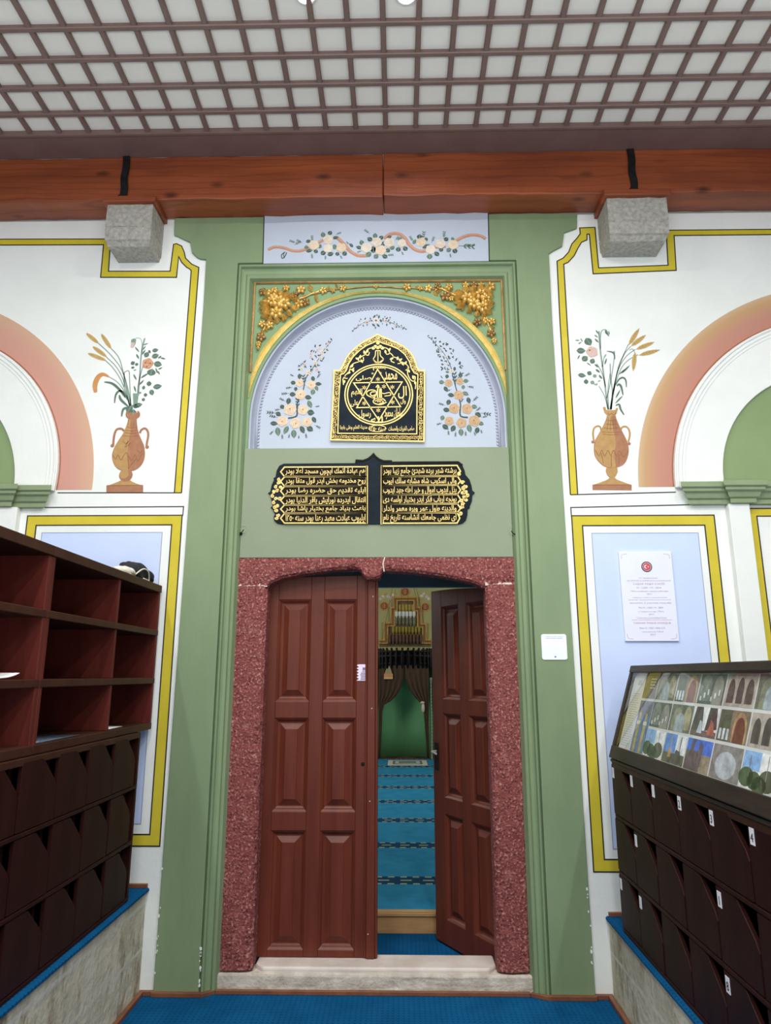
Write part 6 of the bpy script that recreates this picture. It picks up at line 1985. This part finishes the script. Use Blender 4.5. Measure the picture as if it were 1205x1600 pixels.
def ar(mm, t, x0, y0, x1, y1, y, ff, bold=.012, dep=.004):
    a = ff(x0, y1); b = ff(x1, y0)
    put_text(mm, shape_arabic(t), a[0], b[0], a[1], b[1], y - dep, y - .0001, gold_t, bold)


ar(mm, 'صلى', 355, 425, 510, 480, QY, f); ar(mm, 'محمد', 640, 385, 765, 470, QY, f); ar(mm, 'اللهم', 310, 555, 420, 640, QY, f); ar(mm, 'ال', 775, 530, 860, 655, QY, f)
ar(mm, 'على', 305, 665, 380, 735, QY, f); ar(mm, 'وال', 800, 655, 850, 710, QY, f); ar(mm, 'رسول', 385, 765, 505, 850, QY, f); ar(mm, 'سلطان محمود', 640, 745, 820, 860, QY, f); ar(mm, 'لله', 505, 830, 625, 890, QY, f); ar(mm, 'بسم', 525, 335, 655, 375, QY, f)
ar(mm, 'مدينة العلم وعلى بابها', 200, 915, 470, 975, QY, f); ar(mm, 'سنه ١٢٥٠', 490, 925, 650, 975, QY, f); ar(mm, 'صاحب الخيرات والحسنات', 680, 925, 935, 985, QY, f)
mm.strip(arc(f(570, 950)[0], f(570, 950)[1], .052, .020, 0, 360, 24)[:-1], .004, QY - .004, QY - .0001, gold_t, closed=True)
mm.build('lettering', plq)['label'] = 'gilded Arabic lettering'

# ------------------------------------------------------------------ two-column inscription over the door
TY = .022
f = crop(400, 690, .29876, TY); unit = math.dist(f(500, 300), f(600, 300)) / 100
tab = thing('inscription_tablet', 'wide black two-column inscription tablet with gilded lines over the door', 'inscription', (f(610, 430)[0], SY, f(610, 430)[1]))
ol = [(140, 432), (112, 428), (95, 412), (92, 392), (100, 380), (86, 352), (75, 345), (88, 335), (80, 300), (72, 275), (60, 269), (74, 262), (82, 225), (95, 198), (90, 190), (102, 184), (108, 150), (122, 125), (145, 114), (525, 111), (526, 99), (560, 101), (585, 92), (604, 78), (615, 66), (626, 80), (645, 94), (668, 103), (707, 103), (708, 110), (1058, 108), (1080, 125), (1092, 150), (1096, 172), (1118, 198), (1128, 230), (1132, 255), (1147, 266), (1132, 280), (1130, 310), (1118, 338), (1120, 346), (1108, 352), (1106, 385), (1098, 412), (1080, 428), (1060, 432)]
outl = [f(*p) for p in ol]
mm = MB(); mm.prism(outl, TY, SY - .0083, slate); mm.build('slab', tab, bevel=.004)
mm = MB(); mm.strip([f(*p) for p in ol[19:32]], .012, TY - .003, TY + .004, slate_b); mm.build('raised_edge', tab)
rows_l = [133, 184, 234, 284, 331, 375, 427]
rows_r = [130, 184, 230, 279, 328, 374, 428]
TXT_L = ['هم عبادة اتمك ايچون مسجد اعلا بودر', 'روح مخدومه بخش ايدر قول متقا بودر', 'ايليه تقديم حق حضره رضا بودر', 'انتقال ايدرده نورايش باقر الدنيا بودر', 'باعث بنياد جامع بختيار پاشا بودر', 'ايليوب عبادت معبد رعنا بودر سنه ١٢٥٠']
TXT_R = ['برشته شهر برده شهدئ جامع زيبا بودر', 'والى اسكوب شاه مشابه سلك ايوب', 'بذل ايدوب اموال و خير اهله جهد ايدوب', 'بونجه ارباب فكر ايدر بختيار اولسه دى', 'والدينه طول عمر ويره معمر ولدلر', 'اى نظمى جامعك انشاسنه تاريخ نام']
mm = MB(); dk = MB(); ln = MB()
for i in range(6):
    y0, y1 = rows_l[i], rows_l[i + 1]
    poly = [(578, y0), (150, y0 + 2), (130, (y0 + y1) / 2 + 1), (150, y1), (578, y1)]
    dk.prism([f(*p) for p in poly], TY - .001, TY + .004, slate_b)
    ln.strip([f(*p) for p in poly], .0075, TY - .006, TY - .0001, gold_t, closed=True)
    ar(mm, TXT_L[i], 154, y0 + 4, 573, y1 - 1, TY, f, .014, .005)
    y0, y1 = rows_r[i], rows_r[i + 1]
    poly = [(660, y0), (1052, y0 - 4), (1070 if i < 5 else 1066, (y0 + y1) / 2), (1052, y1 - 1), (660, y1)]
    dk.prism([f(*p) for p in poly], TY - .001, TY + .004, slate_b)
    ln.strip([f(*p) for p in poly], .0075, TY - .006, TY - .0001, gold_t, closed=True)
    ar(mm, TXT_R[i], 666, y0 + 4, 1048, y1 - 1, TY, f, .014, .005)
ln.strip([f(581, 128), f(580, 431)], .011, TY - .006, TY - .0001, gold_t); ln.strip([f(659, 126), f(657, 434)], .011, TY - .006, TY - .0001, gold_t)
dk.build('dark_field', tab); ln.build('gilt_lines', tab); mm.build('lettering', tab)['label'] = 'six rows of gilded Arabic lettering in each column'
mm = MB(); rnd = random.Random(8)
for cx, cy in ((122, 200), (118, 218), (105, 238), (92, 262), (112, 258), (88, 285), (104, 300), (95, 320), (112, 335), (108, 360), (118, 385), (110, 400), (100, 345), (128, 240), (125, 300)):
    scroll(mm, f(cx, cy), 10 * unit, rnd.uniform(0, 6), TY, gold_t, .006, 1.2); mm.disc(f(cx + 3, cy), 4 * unit, TY - .005, TY, gold_t, 8)
for cx, cy in ((1064, 170), (1080, 215), (1086, 245), (1098, 262), (1080, 270), (1092, 290), (1078, 312), (1100, 305), (1076, 345), (1082, 330), (1070, 375), (1098, 235), (1105, 280)):
    scroll(mm, f(cx, cy), 11 * unit, rnd.uniform(0, 6), TY, gold_t, .006, 1.2); mm.disc(f(cx, cy), 4 * unit, TY - .005, TY, gold_t, 8)
mm.build('side_scrolls', tab)

# ------------------------------------------------------------------ white restoration plaque
a = W(966, 863); b = W(1049, 863); c = W(1059, 1003); d = W(976, 1002)
X0, X1, Z0, Z1 = (a[0] + d[0]) / 2, (b[0] + c[0]) / 2, d[1], a[1]
wp = thing('wall_plaque', 'white printed plaque with a round red and navy crest on the pale blue panel', 'plaque', ((X0 + X1) / 2, 0, Z0))
board_w = mat('pale plaque board', (224, 228, 246), (228, 233, 249), 4, .4)
ink = plain('faded brown ink', (178, 164, 176)); ink_r = plain('faded red ink', (190, 150, 160))
mm = MB(); mm.box(X0, X1, -.014, -.001, Z0, Z1, board_w); mm.build('board', wp, bevel=.002)
mm = MB(); yq = -.014
zc = lambda py: Z1 + (Z0 - Z1) * (py - 863) / 139.5
lc = ((X0 + X1) / 2 + .003, zc(887)); r_ = .030
mm.disc(lc, r_, yq - .001, yq - .0001, mat('navy ring', (44, 50, 74)), 28); mm.disc(lc, r_ * .78, yq - .0015, yq, mat('white ring', (226, 214, 224)), 28); mm.disc(lc, r_ * .72, yq - .002, yq, mat('crest red', (206, 74, 84)), 28)
mm.disc((lc[0] - .004, lc[1]), r_ * .34, yq - .0025, yq, paper_m, 20); mm.disc((lc[0] - .001, lc[1]), r_ * .27, yq - .003, yq, MATS['crest red'], 20)
put_text(mm, '★', lc[0] + .003, lc[0] + .012, lc[1] - .005, lc[1] + .005, yq - .0035, yq, paper_m, 0, True)
for i in range(20):
    an = 2 * PI * i / 20
    mm.box(lc[0] + r_ * .88 * math.cos(an) - .001, lc[0] + r_ * .88 * math.cos(an) - .0001, yq - .0014, yq, lc[1] + r_ * .88 * math.sin(an) - .0016, lc[1] + r_ * .88 * math.sin(an) + .0016, MATS['white ring'])
mm.build('crest', wp)['label'] = 'round navy and red crest with crescent and star'
mm = MB(); xm = (X0 + X1) / 2 + .006; hw = (X1 - X0) / 2
for py, t, wf, h_, mt in ((905, 'T.C. BAŞBAKANLIK', .36, .007, ink), (908.6, 'TÜRK İŞBİRLİĞİ VE KOORDİNASYON AJANSI BAŞKANLIĞI', .84, .006, ink), (914, 'YAŞAR PAŞA CAMİİ', .60, .014, ink_r), (920, 'H. 1250 / M. 1834', .46, .009, ink), (925.4, 'TİKA tarafından restore edilmiştir', .72, .011, ink_r), (930, '2017', .1, .008, ink),
                          (935.5, 'AGJENCIA TURKE E BASHKËPUNIMIT', .66, .006, ink), (939, 'DHE KOORDINIMIT', .80, .004, ink), (944, 'XHAMIA E JASHAR PASHËS', .78, .011, ink), (951, 'Viti H. 1250 / M. 1834', .46, .009, ink), (957, 'u restaurua nga TİKA', .48, .010, ink), (961.5, '2017', .1, .008, ink),
                          (967, 'TURKISH COOPERATION', .56, .006, ink), (970, 'AND COORDINATION AGENCY', .76, .004, ink), (975, 'YASHAR PASHA MOSQUE', .70, .011, ink_r), (982.5, 'Date H. 1250 / 1834 A.D.', .48, .009, ink), (988, 'restored by TİKA', .40, .010, ink), (992.5, '2017', .1, .008, ink)):
    z = zc(py); xo = xm + .028 * (py - 900) / 100 * 0
    put_text(mm, t, xo - hw * wf, xo + hw * wf, z - h_ / 2, z + h_ / 2, yq - .0012, yq + .0005, mt)
mm.strip([(xm - hw * .84, zc(910.5)), (xm + hw * .84, zc(910.5))], -.0001, yq - .001, yq, ink)
mm.build('lettering', wp)['label'] = 'rows of faint small print'
mm = MB()
for sx_, sz_ in ((X0, Z1), (X1, Z1), (X1, Z0), (X0, Z0)):
    ex, ez = (1 if sx_ == X0 else -1), (1 if sz_ == Z0 else -1)
    mm.strip(smoothpath([(sx_ + ex * .012, sz_ + ez * .04), (sx_ + ex * .014, sz_ + ez * .02), (sx_ + ex * .024, sz_ + ez * .014), (sx_ + ex * .045, sz_ + ez * .012)], 4), .002, yq - .001, yq, ink)
mm.build('corner_flourish', wp)

# ------------------------------------------------------------------ small white sign on the right pilaster (its square code is left out)
a = W(845.5, 991, PY_); b = W(884.5, 990.5, PY_); c = W(887, 1031.5, PY_); d = W(847, 1031, PY_)
X0, X1, Z0, Z1 = (a[0] + d[0]) / 2, (b[0] + c[0]) / 2, d[1], a[1]
qs = thing('wall_sign', 'small square white sign on the right green pilaster beside the door', 'sign', ((X0 + X1) / 2, PY_, Z0))
mm = MB(); r_ = .012
poly = arc(X1 - r_, Z1 - r_, r_, r_, 0, 90, 5) + arc(X0 + r_, Z1 - r_, r_, r_, 90, 180, 5) + arc(X0 + r_, Z0 + r_, r_, r_, 180, 270, 5) + arc(X1 - r_, Z0 + r_, r_, r_, 270, 360, 5)
mm.prism(poly, PY_ - .005, PY_ - .0005, glassy_white); mm.build('plate', qs, bevel=.001)
mm = MB(); bl_ = plain('sign blue ink', (120, 140, 190)); xm = (X0 + X1) / 2
for z, wf, h_ in ((Z1 - .012, .36, .006), (Z1 - .022, .34, .006)):
    put_text(mm, 'YAŞAR PAŞA CAMİİ' if h_ and wf == .36 else 'YASHAR PASHA MOSQUE', xm - (X1 - X0) * wf, xm + (X1 - X0) * wf, z - h_ / 2, z + h_ / 2, PY_ - .0056, PY_ - .0045, bl_)
mm.disc((xm + .003, Z0 + .016), .005, PY_ - .0056, PY_ - .0045, plain('sign dot', (90, 140, 176)), 12)
mm.build('lettering', qs)['label'] = 'blue lettering and dot'
# ------------------------------------------------------------------ light
w = bpy.data.worlds.new('world'); SC.world = w; w.use_nodes = True
bg = w.node_tree.nodes['Background']
bg.inputs[0].default_value = (.98, .99, 1.0, 1); bg.inputs[1].default_value = .28


def area(name, loc, target, sx, sy, power, col=(1, 1, 1)):
    l = bpy.data.lights.new(name, 'AREA'); l.shape = 'RECTANGLE'; l.size = sx; l.size_y = sy; l.energy = power; l.color = col
    o = bpy.data.objects.new(name, l); COL.objects.link(o); o.location = loc
    d = Vector(target) - Vector(loc); o.rotation_euler = d.to_track_quat('-Z', 'Y').to_euler()
    return o


area('daylight', (.2, -7.2, 3.0), (0, 0, 2.3), 9, 2.6, 70, (1, 1, 1))
area('ceiling_fill', (0, -5.7, 1.0), (0, -5.5, 4.7), 8, 2.4, 470, (1, .99, .95))  # added unseen uplight that brightens the ceiling and upper wall
# ceiling downlights: the two in view, plus unseen rows added to light the wall
lamp_m = mat('lamp glow', (255, 255, 255), emit=(255, 255, 255), estr=30)
ring_m = mat('white lamp ring', (225, 225, 225))
spots = [(-.434, -1.225), (.046, -1.215)]
for i, (x, y) in enumerate(spots):
    root = thing('ceiling_downlight', 'round white downlight in the ceiling, %s of the two at the top edge' % ('left' if i == 0 else 'right'), 'ceiling light', (x, y, CZ + .012), 'ceiling downlights')
    mm = MB(); mm.lathe([(.050, .012), (.054, .0), (.050, -.006), (.043, -.006), (.043, .0)], (x, y, CZ + .012), ring_m, 24); mm.build('ring', root, smooth=True, autos=40)
    mm = MB(); mm.lathe([(.042, .004), (.042, -.001), (.03, -.004), (.004, -.005)], (x, y, CZ + .012), lamp_m, 20); mm.build('lens', root, smooth=True)
for i, (x, y, e) in enumerate([(x, y, 16) for x, y in spots] + [(x, y, 34) for y in (-2.7, -4.1, -5.5) for x in (-2.0, -.65, .65, 2.0)]):
    l = bpy.data.lights.new('downlight', 'AREA'); l.shape = 'DISK'; l.size = .09; l.energy = e; l.spread = math.radians(170)
    l.color = (1, .98, .95)
    o = bpy.data.objects.new('downlight', l); COL.objects.link(o); o.location = (x, y, CZ - .012)
# daylight of the prayer hall windows
area('hall_light', (3.6, 4.6, 3.4), (0, 6.5, 1.2), 1.6, 2.2, 90, (1, .99, .96))
area('hall_light', (-3.6, 4.6, 3.4), (0, 6.5, 1.2), 1.6, 2.2, 120, (1, .99, .96))

vs_ = SC.view_settings
SC.display_settings.display_device = 'sRGB'
vs_.view_transform = 'Standard'; vs_.look = 'None'; vs_.gamma = 1; vs_.use_curve_mapping = False
vs_.exposure = -0.27

# every kind that occurs more than once shares a group phrase
cnt = {}
for o in SC.objects:
    if o.parent is None and 'label' in o and o.get('kind') != 'structure': cnt.setdefault(o.name.split('.')[0], []).append(o)
GR = {'timber_beam': 'timber beams along the wall', 'iron_strap': 'iron straps over the corbels', 'stone_corbel': 'stone corbels under the beam', 'painted_urn': 'painted urns beside the portal',
      'painted_garland': 'painted rose garlands in the lunette', 'gilt_carving': 'gilded carvings above the arch', 'open_shelf': 'open shoe shelves on the left', 'shoe_rack': 'flap shoe racks',
      'stone_platform': 'stone platforms beside the door', 'carpet_runner': 'carpets on the stone platforms', 'wall_hook': 'hooks over the door', 'niche_curtain': 'curtains of the prayer niche',
      'wall_medallion': 'medallions on the far wall', 'painted_spray': 'painted flower sprays', 'paper_sheet': 'papers on the open shelves'}
for k, v in cnt.items():
    if len(v) > 1 and k in GR:
        for o in v: o['group'] = GR[k]
